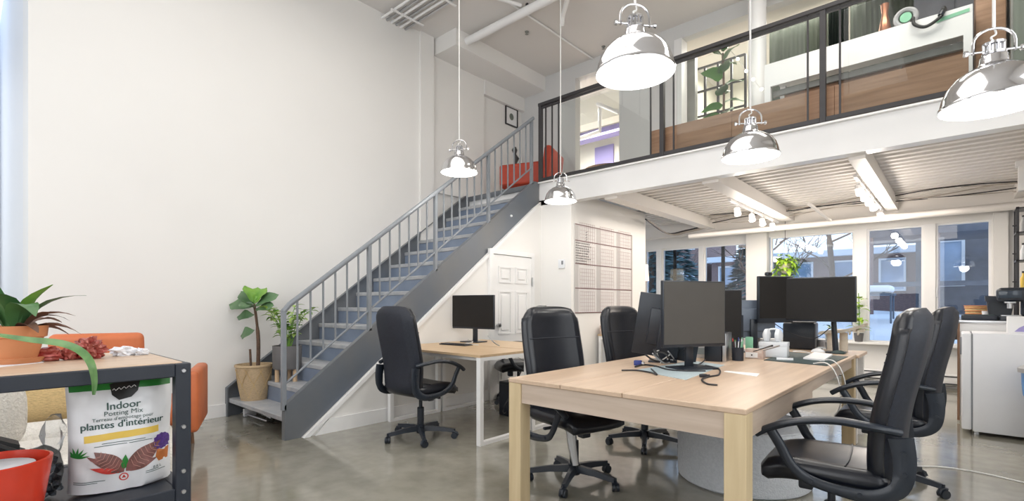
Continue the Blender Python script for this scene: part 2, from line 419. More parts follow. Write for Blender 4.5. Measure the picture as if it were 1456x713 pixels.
# wall under the stairs
bm = nb(); prism(bm, [(2.03, 0), (YM, 0), (YM, 2.60), (5.23, 2.49)], -4.42, -4.30, 'x')
struct('wall_stair', bm, 'wall')
bm = nb()
prism(bm, [(2.14, 0), (YM-0.74, 0), (YM-0.74, 0.13), (2.27, 0.13)], -4.30, -4.284, 'x')
struct('baseboard_stair', bm, 'trim')
bm = nb(); prism(bm, [(2.03, 0), (2.09, 0), (5.29, 2.49), (5.23, 2.49)], -4.30, -4.28, 'x')
struct('trim_5', bm, 'trim')
setbox('wall_niche', 'wall', -5.75, YM, 0, XB, YM+0.12, 2.62)
setbox('wall_board', 'wall', XB-0.12, YM+0.12, 0, XB, 7.50, 2.66)
setbox('baseboard_niche', 'trim', -4.30, YM-0.016, 0, XB+0.016, YM, 0.13)
setbox('baseboard_board', 'trim', XB, YM, 0, XB+0.016, 7.50, 0.13)

# door under the stairs
ya, yb_, zd = 4.42, 5.16, 1.80
setbox('door_1', 'trim', -4.31, ya, 0.01, -4.275, yb_, zd)
D1 = bpy.data.objects['door_1']
for (a, b, c, d) in ((0.09, 0.33, 1.45, 1.66), (0.41, 0.65, 1.45, 1.66), (0.09, 0.33, 0.80, 1.35), (0.41, 0.65, 0.80, 1.35), (0.09, 0.33, 0.18, 0.68), (0.41, 0.65, 0.18, 0.68)):
    bm = nb()
    for q in ((a, a+0.02, c, d), (b-0.02, b, c, d), (a+0.02, b-0.02, c, c+0.02), (a+0.02, b-0.02, d-0.02, d)): box(bm, -4.276, ya+q[0], q[2], -4.264, ya+q[1], q[3])
    box(bm, -4.276, ya+a+0.05, c+0.05, -4.262, ya+b-0.05, d-0.05, bev=0.006, seg=1)
    obj('door_panel', bm, 'trim', D1)
bm = nb(); lathe(bm, [(0, 0), (0.012, 0), (0.012, 0.03), (0.028, 0.04), (0.028, 0.06), (0, 0.07)], n=16)
for v in bm.verts: v.co = Vector((-4.275+v.co.z, ya+0.06+v.co.x, 0.92+v.co.y))
obj('door_knob', bm, 'steel', D1)
bm = nb()
box(bm, -4.277, yb_, 1.42, -4.262, yb_+0.02, 1.54); box(bm, -4.277, yb_, 0.22, -4.262, yb_+0.02, 0.34)
obj('hinge', bm, 'steel', D1)
bm = nb()
box(bm, -4.30, ya-0.07, 0, -4.26, ya-0.008, zd+0.07); box(bm, -4.30, yb_, 0, -4.27, yb_+0.06, zd+0.07); box(bm, -4.30, ya-0.008, zd+0.008, -4.26, yb_, zd+0.07)
struct('trim_6', bm, 'trim')

# mezzanine: deck slab, corrugated underside, joists and the big front beam
setbox('mezzanine_floor', 'deck', XL-0.02, YM+0.02, 2.74, 1.65, YW, ZD)
bm = nb()
y = YM+0.12; pr = []
while y < YW-0.1:
    pr += [(y, 2.74), (y+0.07, 2.74), (y+0.085, 2.68), (y+0.155, 2.68), (y+0.17, 2.74)]
    y += 0.17
top = [(p[0], 2.745) for p in reversed(pr)]
vs0 = [bm.verts.new((XB, p[0], p[1])) for p in pr]; vs1 = [bm.verts.new((1.65, p[0], p[1])) for p in pr]
for i in range(len(pr)-1): bm.faces.new((vs0[i], vs0[i+1], vs1[i+1], vs1[i]))
vs0 = [bm.verts.new((-4.9, p[0], p[1])) for p in pr if p[0] > 7.55]; vs1 = [bm.verts.new((XB, p[0], p[1])) for p in pr if p[0] > 7.55]
for i in range(len(vs0)-1): bm.faces.new((vs0[i], vs0[i+1], vs1[i+1], vs1[i]))
struct('mezzanine_corrugated_deck', bm, 'deck', angle=20)
bm = nb()
box(bm, XL, YM, 2.55, 1.65, YM+0.03, 2.85)                   # web plate
box(bm, XS-0.02, YM-0.045, 2.851, 1.65, YM+0.1, 2.868)        # top flange
box(bm, XS-0.02, YM+0.031, 2.551, 1.65, YM+0.14, 2.575)             # bottom flange
struct('mezzanine_front_beam', bm, 'whitem')
for i, xj in enumerate((-3.28, -2.03, -0.69, 0.60)):
    bm = nb(); w_ = 0.065 if xj > -1 else 0.09; box(bm, xj-w_, YM+0.141, 2.52, xj+w_, 8.95, 2.675); struct('mezzanine_joist', bm, 'deck')
bm = nb(); box(bm, -4.9, 8.95, 2.45, 1.65, 9.12, 2.72); struct('mezzanine_rear_beam', bm, 'deck')

# window wall with its openings
wins = [(-4.72, -4.46, 0.60, 2.27), (-4.36, -3.61, 0.60, 2.27), (-3.53, -2.75, 0.60, 2.27),
        (-2.39, -1.19, 0.60, 2.33), (-1.03, -0.36, 0.60, 2.33), (-0.23, 0.345, 0.60, 2.33)]
bm = nb()
box(bm, -8.2, YW, 0, 1.8, YW+0.16, 0.60)
box(bm, -8.2, YW, 2.33, 1.8, YW+0.16, ZC)
box(bm, -8.2, YW, 0.60, -4.72, YW+0.16, 2.33); box(bm, 0.345, YW, 0.60, 1.8, YW+0.16, 2.33)
box(bm, -4.72, YW, 2.27, -2.75, YW+0.16, 2.33)
struct('wall_window', bm, 'wall')
bm = nb()
for a, b in ((-4.46, -4.36), (-3.61, -3.53)): box(bm, a, YW-0.01, 0.60, b, YW+0.10, 2.27)
box(bm, -1.19, YW-0.01, 0.60, -1.03, YW+0.10, 2.33); box(bm, -0.36, YW-0.01, 0.60, -0.23, YW+0.10, 2.33)
struct('trim_7', bm, 'whitem')
bm = nb(); box(bm, -2.75, YW-0.12, 0, -2.41, YW+0.16, 2.45, bev=0.01); struct('trim_8', bm, 'wall')
bm = nb(); box(bm, 0.36, YW-0.09, 0.6, 0.50, YW, 2.40); box(bm, 0.55, YW-0.05, 0, 1.65, YW, 2.45); struct('trim_9', bm, 'wall')
bm = nb(); box(bm, -8.0, YW-0.16, 0.575, 0.6, YW+0.02, 0.61, bev=0.006); struct('trim_10', bm, 'trim')
for i, (a, b, c, d) in enumerate(wins):
    t = 0.028
    bm = nb()
    box(bm, a, YW+0.03, c, a+t, YW+0.09, d); box(bm, b-t, YW+0.03, c, b, YW+0.09, d)
    box(bm, a+t, YW+0.03, c, b-t, YW+0.09, c+t); box(bm, a+t, YW+0.03, d-t, b-t, YW+0.09, d)
    f = struct('window_%d' % (i+1), bm, 'whitem')
    bm = nb(); box(bm, a+t, YW+0.055, c+t, b-t, YW+0.062, d-t); obj('pane', bm, 'glass', f)
    if i in (1, 2):
        m_ = a+(b-a)*(0.32 if i == 1 else 0.42)
        bm = nb(); box(bm, m_-0.03, YW+0.07, c+t, m_+0.03, YW+0.10, d-t); obj('mullion', bm, 'blackm', f)
    if i == 5:
        bm = nb(); box(bm, a+0.002, YW-0.0, 1.28, a+0.022, YW+0.05, 1.42, bev=0.004); obj('window_handle', bm, 'whitep', f)
# baseboard heater
t = thing('baseboard_heater', 'long white baseboard heater along the floor below the windows', 'heater', (-0.9, YW-0.06, 0))
bm = nb(); box(bm, -2.9, -0.05, 0.05, 1.3, 0.05, 0.20, bev=0.012); obj('casing', bm, 'trim', t)
bm = nb(); box(bm, -2.88, -0.056, 0.165, 1.28, -0.048, 0.18); box(bm, -2.88, -0.056, 0.062, 1.28, -0.048, 0.078); obj('vent_slot', bm, 'slot', t)

# upstairs walls
bm = nb()
box(bm, XL-0.3, YU, ZD, -4.66, YU+0.14, ZC); box(bm, -4.66, YU, 4.88, -3.85, YU+0.14, ZC)
box(bm, -3.85, YU, ZD, -2.93, YU+0.14, ZC); box(bm, -2.93, YU, 4.90, 1.8, YU+0.14, ZC)
struct('wall_upstairs', bm, 'upwall')
bm = nb(); box(bm, -2.97, YU-0.02, ZD, -2.86, YU+0.17, 4.90); struct('trim_11', bm, 'trim')
# upstairs rooms
setbox('wall_upstairs_side', 'cream', -8.2, YU, ZD, -8.05, YW, ZC)
setbox('wall_upstairs_back', 'cream', -8.2, YW-0.1, ZD, 1.6, YW-0.02, ZC)
setbox('wall_upstairs_divider', 'cream', -3.35, YU+0.14, ZD, -3.25, YW-0.1, ZC)
setbox('floor_upstairs', 'deck', -8.2, YU, ZD-0.1, XL-0.02, YW, ZD)
p0 = at_y(846, 0, YW-0.13); p1 = at_y(872, 0, YW-0.13)
setbox('wall_upstairs_lavender', 'purple', p0.x, YW-0.14, ZD, p1.x, YW-0.10, 4.55)
bm = nb(); box(bm, -8.0, 8.55, 4.55, -3.35, 8.8, 4.70); struct('trim_12', bm, 'purple')
bm = nb(); box(bm, -8.0, 8.0, 4.62, -3.35, 8.3, ZC); struct('trim_13', bm, 'cream')
# dark wall piece and glazed door seen in the second opening
a = at_y(974, 60, 7.0); b = at_y(988, 60, 7.0)
setbox('wall_upstairs_dark', 'greyfab', a.x, 7.0, ZD, b.x, 7.1, 4.80)

# ================================================================== STAIRS
t = thing('staircase', 'grey-blue painted steel staircase climbing along the left wall to the mezzanine', 'staircase', (XS, 1.88, 0))
def ST(y): return y-1.88
ox = -XS
for side, (xa, xb) in enumerate(((-0.012, 0.0), (-1.43+0.0, -1.418))):
    bm = nb()
    prism(bm, [(0, 0), (0.14, 0), (3.35, 2.49), (3.50, 2.58), (3.50, 2.87), (3.40, 2.87), (0, 0.30)], xa, xb, 'x')
    fl = 0.045 if side == 0 else -0.045
    fx0, fx1 = sorted((xa if side == 0 else xb, (xa if side == 0 else xb)-fl))
    prism(bm, [(0, 0.29), (0, 0.302), (3.40, 2.872), (3.40, 2.86)], fx0, fx1, 'x')
    prism(bm, [(0, 0), (0.012, 0), (0.012, 0.30), (0, 0.29)], fx0, fx1, 'x')
    obj('stringer', bm, 'stair', t)
for k in range(1, 15):
    y0 = 0.02+(k-1)*0.25
    bm = nb(); box(bm, -1.417, y0, 0.19*k-0.045, -0.013, y0+0.275, 0.19*k, bev=0.006, seg=1); obj('tread', bm, 'stairtop', t)
for k in range(0, 15):
    if k == 0: continue
    y0 = 0.02+k*0.25
    bm = nb(); box(bm, -1.417, y0+0.012, 0.19*k, -0.013, y0+0.022, 0.19*(k+1)-0.045); obj('riser', bm, 'riser', t)
bm = nb(); box(bm, -1.417, 3.47, 2.80, -0.013, 3.515, 2.865); obj('landing_nosing', bm, 'stair', t)
bm = nb(); lathe(bm, [(0, 0), (0.018, 0), (0.014, 0.014), (0, 0.018)], n=12)
for v in bm.verts: v.co = Vector((v.co.z, 2.92+v.co.x, 2.33+v.co.y))
obj('bolt', bm, 'whitep', t)

# stair railing
t = thing('stair_railing', 'grey steel stair railing with thin balusters on the open side', 'railing', (XS+0.0, 1.88, 0))
def hz(y): return 1.14+0.765*y
bm = nb(); pth = [(-0.02, 0.0, hz(0)-0.02), (-0.02, 0.05, hz(0.05)), (-0.02, 3.40, hz(3.40))]
tube(bm, pth, 0.024, 10); obj('handrail', bm, 'rail', t)
bm = nb(); tube(bm, [(-0.02, 0.0, 0.48), (-0.02, 3.36, 0.48+0.765*3.36)], 0.011, 8); obj('lower_rail', bm, 'rail', t)
for k in range(5):
    yy = 0.84*k if k < 4 else 3.36
    bm = nb(); zt = hz(yy)-0.01
    box(bm, -0.042, yy-0.018, 0.28+0.756*yy if k else 0.26, 0.0, yy+0.018, zt, bev=0.003, seg=1); obj('newel_post', bm, 'rail', t)
    if k < 4:
        for j in range(1, 7):
            y2 = yy+0.12*j
            bm = nb(); box(bm, -0.027, y2-0.007, 0.49+0.765*y2, -0.013, y2+0.007, hz(y2)-0.01); obj('baluster', bm, 'rail', t)

# mezzanine railing
t = thing('mezzanine_railing', 'black steel and glass railing along the front edge of the mezzanine', 'railing', (-4.33, YM+0.03, ZD))
posts = [-4.33, -2.537, -0.94, 0.75]
for i, x in enumerate(posts):
    bm = nb(); box(bm, x+4.33-0.025, -0.025, 0.0, x+4.33+0.025, 0.025, 1.09, bev=0.003, seg=1); obj('post', bm, 'blackm', t)
bm = nb(); box(bm, -0.03, -0.03, 1.09, 5.9, 0.03, 1.135, bev=0.005, seg=1); obj('handrail', bm, 'blackm', t)
bm = nb(); box(bm, 0.0, -0.018, 0.045, 5.9, 0.018, 0.085); obj('bottom_rail', bm, 'blackm', t)
bm = nb(); box(bm, 0.0, -0.012, 1.055, 5.9, 0.012, 1.078); obj('under_rail', bm, 'blackm', t)
for x in (-4.24, -4.13, -4.02, -2.68, -2.40, -1.065, -0.805, 0.62):
    bm = nb(); box(bm, x+4.33-0.008, -0.008, 0.07, x+4.33+0.008, 0.008, 1.09); obj('baluster', bm, 'blackm', t)
for xa, xb in ((-3.98, -2.70), (-2.37, -1.09), (-0.78, 0.6)):
    bm = nb(); box(bm, xa+4.33, 0.010, 0.10, xb+4.33, 0.018, 1.04); obj('glass_panel', bm, 'railglass', t)

# ================================================================== CEILING SERVICES
t = thing('conduit_bundle', 'bundle of parallel metal conduits strapped under the ceiling by the left wall', 'conduit', (XL, 4.0, 5.03))
for k in range(6):
    bm = nb(); yy = -0.20+0.075*k
    tube(bm, [(0.0, yy, 0.0), (2.6, yy, 0.0)], 0.016, 8); obj('conduit', bm, 'steel' if k % 2 else 'whitem', t)
for xx in (0.28, 0.95):
    bm = nb(); box(bm, xx, -0.26, -0.03, xx+0.03, 0.26, -0.015); obj('strap', bm, 'whitem', t)
def pipe(name, label, pts, r, m='whitem', n=14, hang=()):
    P = [Vector(p) for p in pts]; o = P[0]
    if hang:
        t = thing(name, label, 'pipe', o)
        bm = nb(); tube(bm, [p-o for p in P], r, n); obj('pipe_run', bm, m, t)
        for h in hang:
            h = Vector(h)-o
            bm = nb(); cyl(bm, h, h+Vector((0, 0, 0.09)), 0.006, 6); box(bm, h.x-0.015, h.y-0.012, h.z+0.05, h.x+0.015, h.y+0.012, h.z+0.08); obj('hanger', bm, 'blackm', t)
        return t
    bm = nb(); tube(bm, [p-o for p in P], r, n); ob = obj(name, bm, m); ob.location = o
    return tag(ob, label, 'pipe')
pipe('ceiling_pipe', 'thick white pipe crossing under the ceiling above the stair railing', [(-5.28, 4.92, 4.99), (-1.2, 4.92, 4.99)], 0.055, hang=((-4.15, 4.92, 5.0), (-2.6, 4.92, 5.0)))
pipe('ceiling_conduit', 'thin white conduit running back from the thick pipe to the upstairs wall', [(-4.31, 4.3, 5.08), (-4.31, YU, 5.08)], 0.013)
pipe('sprinkler_pipe', 'short white sprinkler pipe hanging from the ceiling beside the thick pipe', [(-3.2, 4.65, 5.0), (-3.85, 5.30, 4.98), (-3.92, 5.37, 4.90)], 0.03)
pipe('sprinkler_branch', 'thin white branch pipe meeting the thick ceiling pipe near the conduits', [(-4.55, 4.0, 5.05), (-4.2, 4.86, 5.05)], 0.022)
for (u, v) in ((858, 66), (749, 45)):
    p = at_z(u, v, 5.1)
    bm = nb(); lathe(bm, [(0, 0.04), (0.03, 0.04), (0.028, 0.03), (0.01, 0.02), (0.01, 0.004), (0.025, 0.003), (0.025, 0.0), (0, 0)], (p.x, p.y, 5.06), n=12); obj('sprinkler_head', bm, 'greyfab', bpy.data.objects['ceiling'])
# pipes and cables under the mezzanine
pipe('window_pipe', 'long white pipe running above the windows under the mezzanine', [(-3.6, 8.80, 2.41), (1.6, 8.80, 2.41)], 0.05, 'deck')
pipe('branch_pipe', 'short slanting white branch pipe above the computer screens', [at_z(1150, 290, 2.55), at_z(1187, 318, 2.42)], 0.022, 'deck')
t = thing('cable_bundle', 'sagging beige cables running above the window pipe under the mezzanine', 'cable', (-2.0, 8.6, 2.6))
for k in range(7):
    bm = nb(); pts = []
    for i in range(9):
        s = i/8
        pts.append((-1.1+s*4.6, random.uniform(-0.05, 0.05)-k*0.03, -0.02-0.04*math.sin(s*PI*3+k)+0.012*k+random.uniform(-0.015, 0.015)))
    tube(bm, smooth_path(pts, 4), 0.007, 6); obj('cable', bm, ('cablebeige', 'deck', 'cable')[k % 3], t)
t = thing('cable_swag', 'dark ribbed cable drooping below the joist beside the calendar wall', 'cable', (-3.7, 8.0, 2.5))
for k in range(3):
    A = at_z(918, 312, 2.5); Bm = at_z(948, 332, 2.44); Cc = at_z(975, 328, 2.5); E_ = at_z(1000, 322, 2.55)
    o_ = Vector((-3.7, 8.0, 2.5)); off = Vector((0.02*k, 0.03*k, -0.012*k))
    bm = nb(); tube(bm, smooth_path([A-o_+off, Bm-o_+off, Cc-o_+off, E_-o_+off], 5), 0.012-0.002*k, 7); obj('cable', bm, 'cable' if k == 0 else 'cablebeige', t)

# track lights
def track(label, x, ys, zt, group, names):
    t = thing('light_track', label, 'light track', (x, (ys[0]+ys[-1])/2, zt))
    h = (ys[-1]-ys[0])/2+0.3
    bm = nb(); box(bm, -0.018, -h, 0, 0.018, h, 0.03)
    for q in (-h+0.1, 0, h-0.1): cyl(bm, (0, q, 0.03), (0, q, 2.70-zt), 0.008, 6)
    obj('rail', bm, 'whitem', t)
    for yy, lb in zip(ys, names):
        s = thing('spotlight', lb, 'spotlight', (x, yy, zt), group=group)
        bm = nb(); cyl(bm, (0, 0, 0), (0, 0, -0.05), 0.012, 8); box(bm, -0.02, -0.03, -0.012, 0.02, 0.03, 0); obj('bracket', bm, 'whitem', s)
        bm = nb(); d = Vector((0.25, -0.45, -0.85)).normalized(); c = Vector((0, 0, -0.085))
        tube(bm, [c-d*0.07, c-d*0.045, c+d*0.05, c+d*0.055], [0.02, 0.036, 0.043, 0.043], 14); obj('head', bm, 'whitem', s)
        bm = nb(); cyl(bm, c+d*0.05, c+d*0.059, 0.035, 14); obj('bulb', bm, 'bulb', s)
        L = bpy.data.lights.new('spotlight_bulb', 'POINT'); L.energy = 4.2; L.shadow_soft_size = 0.05; L.color = (1, 0.90, 0.80)
        lo = bpy.data.objects.new('spotlight_bulb', L); COL.objects.link(lo); lo.parent = s; lo.location = c+d*0.16
track('white lighting track fixed to the joist above the left of the screens', -2.15, (6.83, 7.45, 7.95, 8.50), 2.49, 'spotlights on the left track',
      ['spotlight nearest the beam on the left track', 'second spotlight from the beam on the left track', 'third spotlight from the beam on the left track', 'spotlight nearest the windows on the left track'])
track('white lighting track fixed to the joist above the twin screens', -0.80, (6.60, 6.98, 7.34, 7.78, 8.60), 2.52, 'spotlights on the right track',
      ['spotlight nearest the beam on the right track', 'second spotlight from the beam on the right track', 'middle spotlight on the right track', 'fourth spotlight from the beam on the right track', 'spotlight nearest the windows on the right track'])

# ================================================================== PENDANT LAMPS
def pendant(label, loc, top, power, d=0.38, lit=True, yaw=0.0):
    t = thing('pendant_lamp', label, 'lamp', loc, yaw, group='chrome dome pendant lamps')
    s = d/0.38
    prof = [(0.19, 0.0), (0.192, 0.012), (0.186, 0.018), (0.180, 0.05), (0.165, 0.09), (0.138, 0.128), (0.10, 0.155), (0.062, 0.172), (0.052, 0.185), (0.048, 0.215), (0.040, 0.222)]
    bm = nb(); lathe(bm, [(r*s, z*s) for r, z in prof], n=48)
    ob = obj('shade', bm, 'chrome', t, angle=60)
    bm = nb(); lathe(bm, [(r*s*0.985, z*s*0.97+0.002) for r, z in prof[:8]]+[(0, 0.165*s)], n=40); obj('shade_lining', bm, 'lampin', t, angle=60)
    bm = nb(); lathe(bm, [(0, 0.222*s), (0.043*s, 0.222*s), (0.043*s, 0.232*s), (0.030*s, 0.236*s), (0.030*s, 0.262*s), (0.040*s, 0.266*s), (0.040*s, 0.276*s), (0, 0.280*s)], n=20)
    for k in range(8):
        a = 2*PI*k/8; c = Vector((0.036*math.cos(a), 0.036*math.sin(a), 0))*s
        cyl(bm, c+Vector((0, 0, 0.228*s)), c+Vector((0, 0, 0.27*s)), 0.005*s, 6)
    obj('vented_neck', bm, 'chrome', t)
    bm = nb(); pts = [(-0.075*s, 0, 0.235*s)]+[(-0.075*s*math.cos(a), 0, (0.28+0.062*math.sin(a))*s) for a in [PI*i/10 for i in range(11)]]+[(0.075*s, 0, 0.235*s)]
    tube(bm, pts, 0.006*s, 8); obj('yoke', bm, 'chrome', t)
    bm = nb(); cyl(bm, (-0.1*s, 0, 0.243*s), (0.1*s, 0, 0.243*s), 0.005*s, 8)
    for q in (-0.1, 0.1): cyl(bm, ((q-0.006)*s, 0, 0.243*s), ((q+0.006)*s, 0, 0.243*s), 0.013*s, 10)
    obj('crossbar', bm, 'chrome', t)
    bm = nb(); cyl(bm, (0, 0, 0.34*s), (0, 0, top-loc[2]), 0.0065, 8); obj('cord', bm, 'cablew', t)
    bm = nb(); tube(bm, smooth_path([(0, 0, 0.345*s), (0.012, 0.01, 0.32*s), (-0.012, -0.004, 0.30*s), (0.006, 0, 0.278*s)], 5), 0.004, 6); obj('lead_coil', bm, 'cablew', t)
    bm = nb(); lathe(bm, [(0, 0.03*s), (0.03*s, 0.045*s), (0.04*s, 0.075*s), (0.03*s, 0.11*s), (0.016*s, 0.14*s), (0, 0.15*s)], n=16); obj('light_bulb', bm, 'bulb', t)
    L = bpy.data.lights.new('pendant_bulb', 'POINT'); L.energy = power*0.6; L.shadow_soft_size = 0.09; L.color = (1, 0.97, 0.92)
    lo = bpy.data.objects.new('pendant_bulb', L); COL.objects.link(lo); lo.parent = t; lo.location = (0, 0, -0.04)
pendant('small-looking chrome pendant lamp hanging in front of the stair railing', (-3.852, 3.475, 2.547), ZC, 9, yaw=0.5)
pendant('chrome pendant lamp hanging below the mezzanine corner by the niche wall', (-3.469, 4.723, 2.386), ZC, 9, yaw=0.7)
pendant('large near chrome pendant lamp hanging top centre before the upstairs wall', (-1.178, 2.219, 2.313), ZC, 9, yaw=0.9)
pendant('chrome pendant lamp hanging before the wooden planter and above the twin screens', (-1.095, 3.76, 2.225), ZC, 9, yaw=0.6)
pendant('large chrome pendant lamp hanging at the right, lowest of the five', (0.121, 3.062, 2.061), ZC, 9, yaw=0.4)

# ================================================================== MAIN TABLE
t = thing('conference_table', 'long pale birch table with thick square legs in the centre foreground', 'table', (-1.92, 2.11, 0))
TX, TY = 1.29, 2.90
TH = 0.757
for i, (a, b) in enumerate(((0, 0.365), (0.365, 0.73), (0.73, TX))):
    bm = nb(); box(bm, a+(0.0018 if i else 0), 0, TH-0.024, b-(0.0018 if i < 2 else 0), TY, TH, bev=0.003, seg=1); obj('tabletop_board', bm, 'tabletop', t)
bm = nb(); box(bm, 0.09, 0.012, TH-0.135, TX-0.09, 0.034, TH-0.024); obj('front_apron', bm, 'tableapron', t)
bm = nb(); box(bm, 0.09, TY-0.034, TH-0.135, TX-0.09, TY-0.012, TH-0.024); obj('rear_apron', bm, 'tableapron', t)
ta = wood('pale_ash_side_apron', (0.58, 0.475, 0.39), (0.48, 0.38, 0.30), 'y', 0.45)
for xx in (0.014, TX-0.036):
    bm = nb(); box(bm, xx, 0.09, TH-0.135, xx+0.022, 1.30, TH-0.024); obj('side_apron', bm, ta, t)
    bm = nb(); box(bm, xx-0.004, 1.305, TH-0.10, xx+0.018, TY-0.09, TH-0.024); obj('side_apron', bm, ta, t)
for xx in (0.0, TX-0.09):
    for yy in (0.002, TY-0.092):
        bm = nb(); box(bm, xx+0.001, yy, 0, xx+0.089, yy+0.088, TH-0.024, bev=0.003, seg=1); obj('leg', bm, 'tableleg', t)
# second pale desk beyond it
t = thing('white_leg_desk', 'pale topped desk with white legs at the far end of the long table', 'desk', (-1.92, 5.03, 0))
bm = nb(); box(bm, 0, 0, TH-0.03, TX+0.02, 0.5, TH-0.005, bev=0.002, seg=1); obj('desktop', bm, 'tabletop', t)
for xx in (0.03, TX-0.05):
    for yy in (0.03, 0.42):
        bm = nb(); box(bm, xx, yy, 0, xx+0.05, yy+0.05, TH-0.03); obj('leg', bm, 'whitem', t)

# ================================================================== OFFICE CHAIR
def grid_solid(bm, fa, fb, nu, nv):
    A = [[bm.verts.new(fa(i/nu, j/nv)) for j in range(nv+1)] for i in range(nu+1)]
    B = [[bm.verts.new(fb(i/nu, j/nv)) for j in range(nv+1)] for i in range(nu+1)]
    for i in range(nu):
        for j in range(nv):
            bm.faces.new((A[i][j], A[i+1][j], A[i+1][j+1], A[i][j+1]))
            bm.faces.new((B[i][j], B[i][j+1], B[i+1][j+1], B[i+1][j]))
    ring = [(i, 0) for i in range(nu)]+[(nu, j) for j in range(nv)]+[(i, nv) for i in range(nu, 0, -1)]+[(0, j) for j in range(nv, 0, -1)]
    for k in range(len(ring)):
        p, q = ring[k], ring[(k+1) % len(ring)]
        bm.faces.new((A[p[0]][p[1]], B[p[0]][p[1]], B[q[0]][q[1]], A[q[0]][q[1]]))
def back_fn(side, off, shrink=0.0):
    # u across (0..1), v up (0..1); faces +X
    def f(u, v):
        z = 0.43+v*0.735-shrink*0+(0)
        c = (u-0.5)*2
        w_ = 0.222+0.028*math.sin(v*PI*0.85)
        if v > 0.84: w_ *= math.sqrt(max(0.0, 1-((v-0.84)/0.16)**2*0.40))
        if v < 0.1: w_ *= 0.86+1.4*v
        y = c*(w_-shrink)
        x = -0.235-0.015*v*v-0.055*v+0.018*math.sin(v*PI*1.7)+0.04*c*c
        zz = z-(0.02*c*c*c*c if v > 0.9 else 0)
        e = min(1.0, min(1-abs(c), v*2.2, (1-v)*2.2)*7)
        th = off*(0.35+0.65*math.sqrt(max(0, e)))
        return Vector((x+side*th, y, zz))
    return f
def seat_f(side, th0):
    def f(u, v):
        cx_ = (u-0.5)*2; cy_ = (v-0.5)*2
        k = 1-0.10*abs(cy_)**3
        x = 0.02+cx_*0.255*k; y = cy_*(0.25-0.012*(cx_+1))*(1-0.06*abs(cx_)**3)
        e = math.sqrt(max(0, min(1, min(1-abs(cx_), 1-abs(cy_))*6)))
        z = 0.455+side*th0*(0.35+0.65*e)
        if cx_ > 0.35: z -= 0.035*((cx_-0.35)/0.65)**2
        if side > 0: z -= 0.012*(1-cy_*cy_)
        return Vector((x, y, z))
    return f
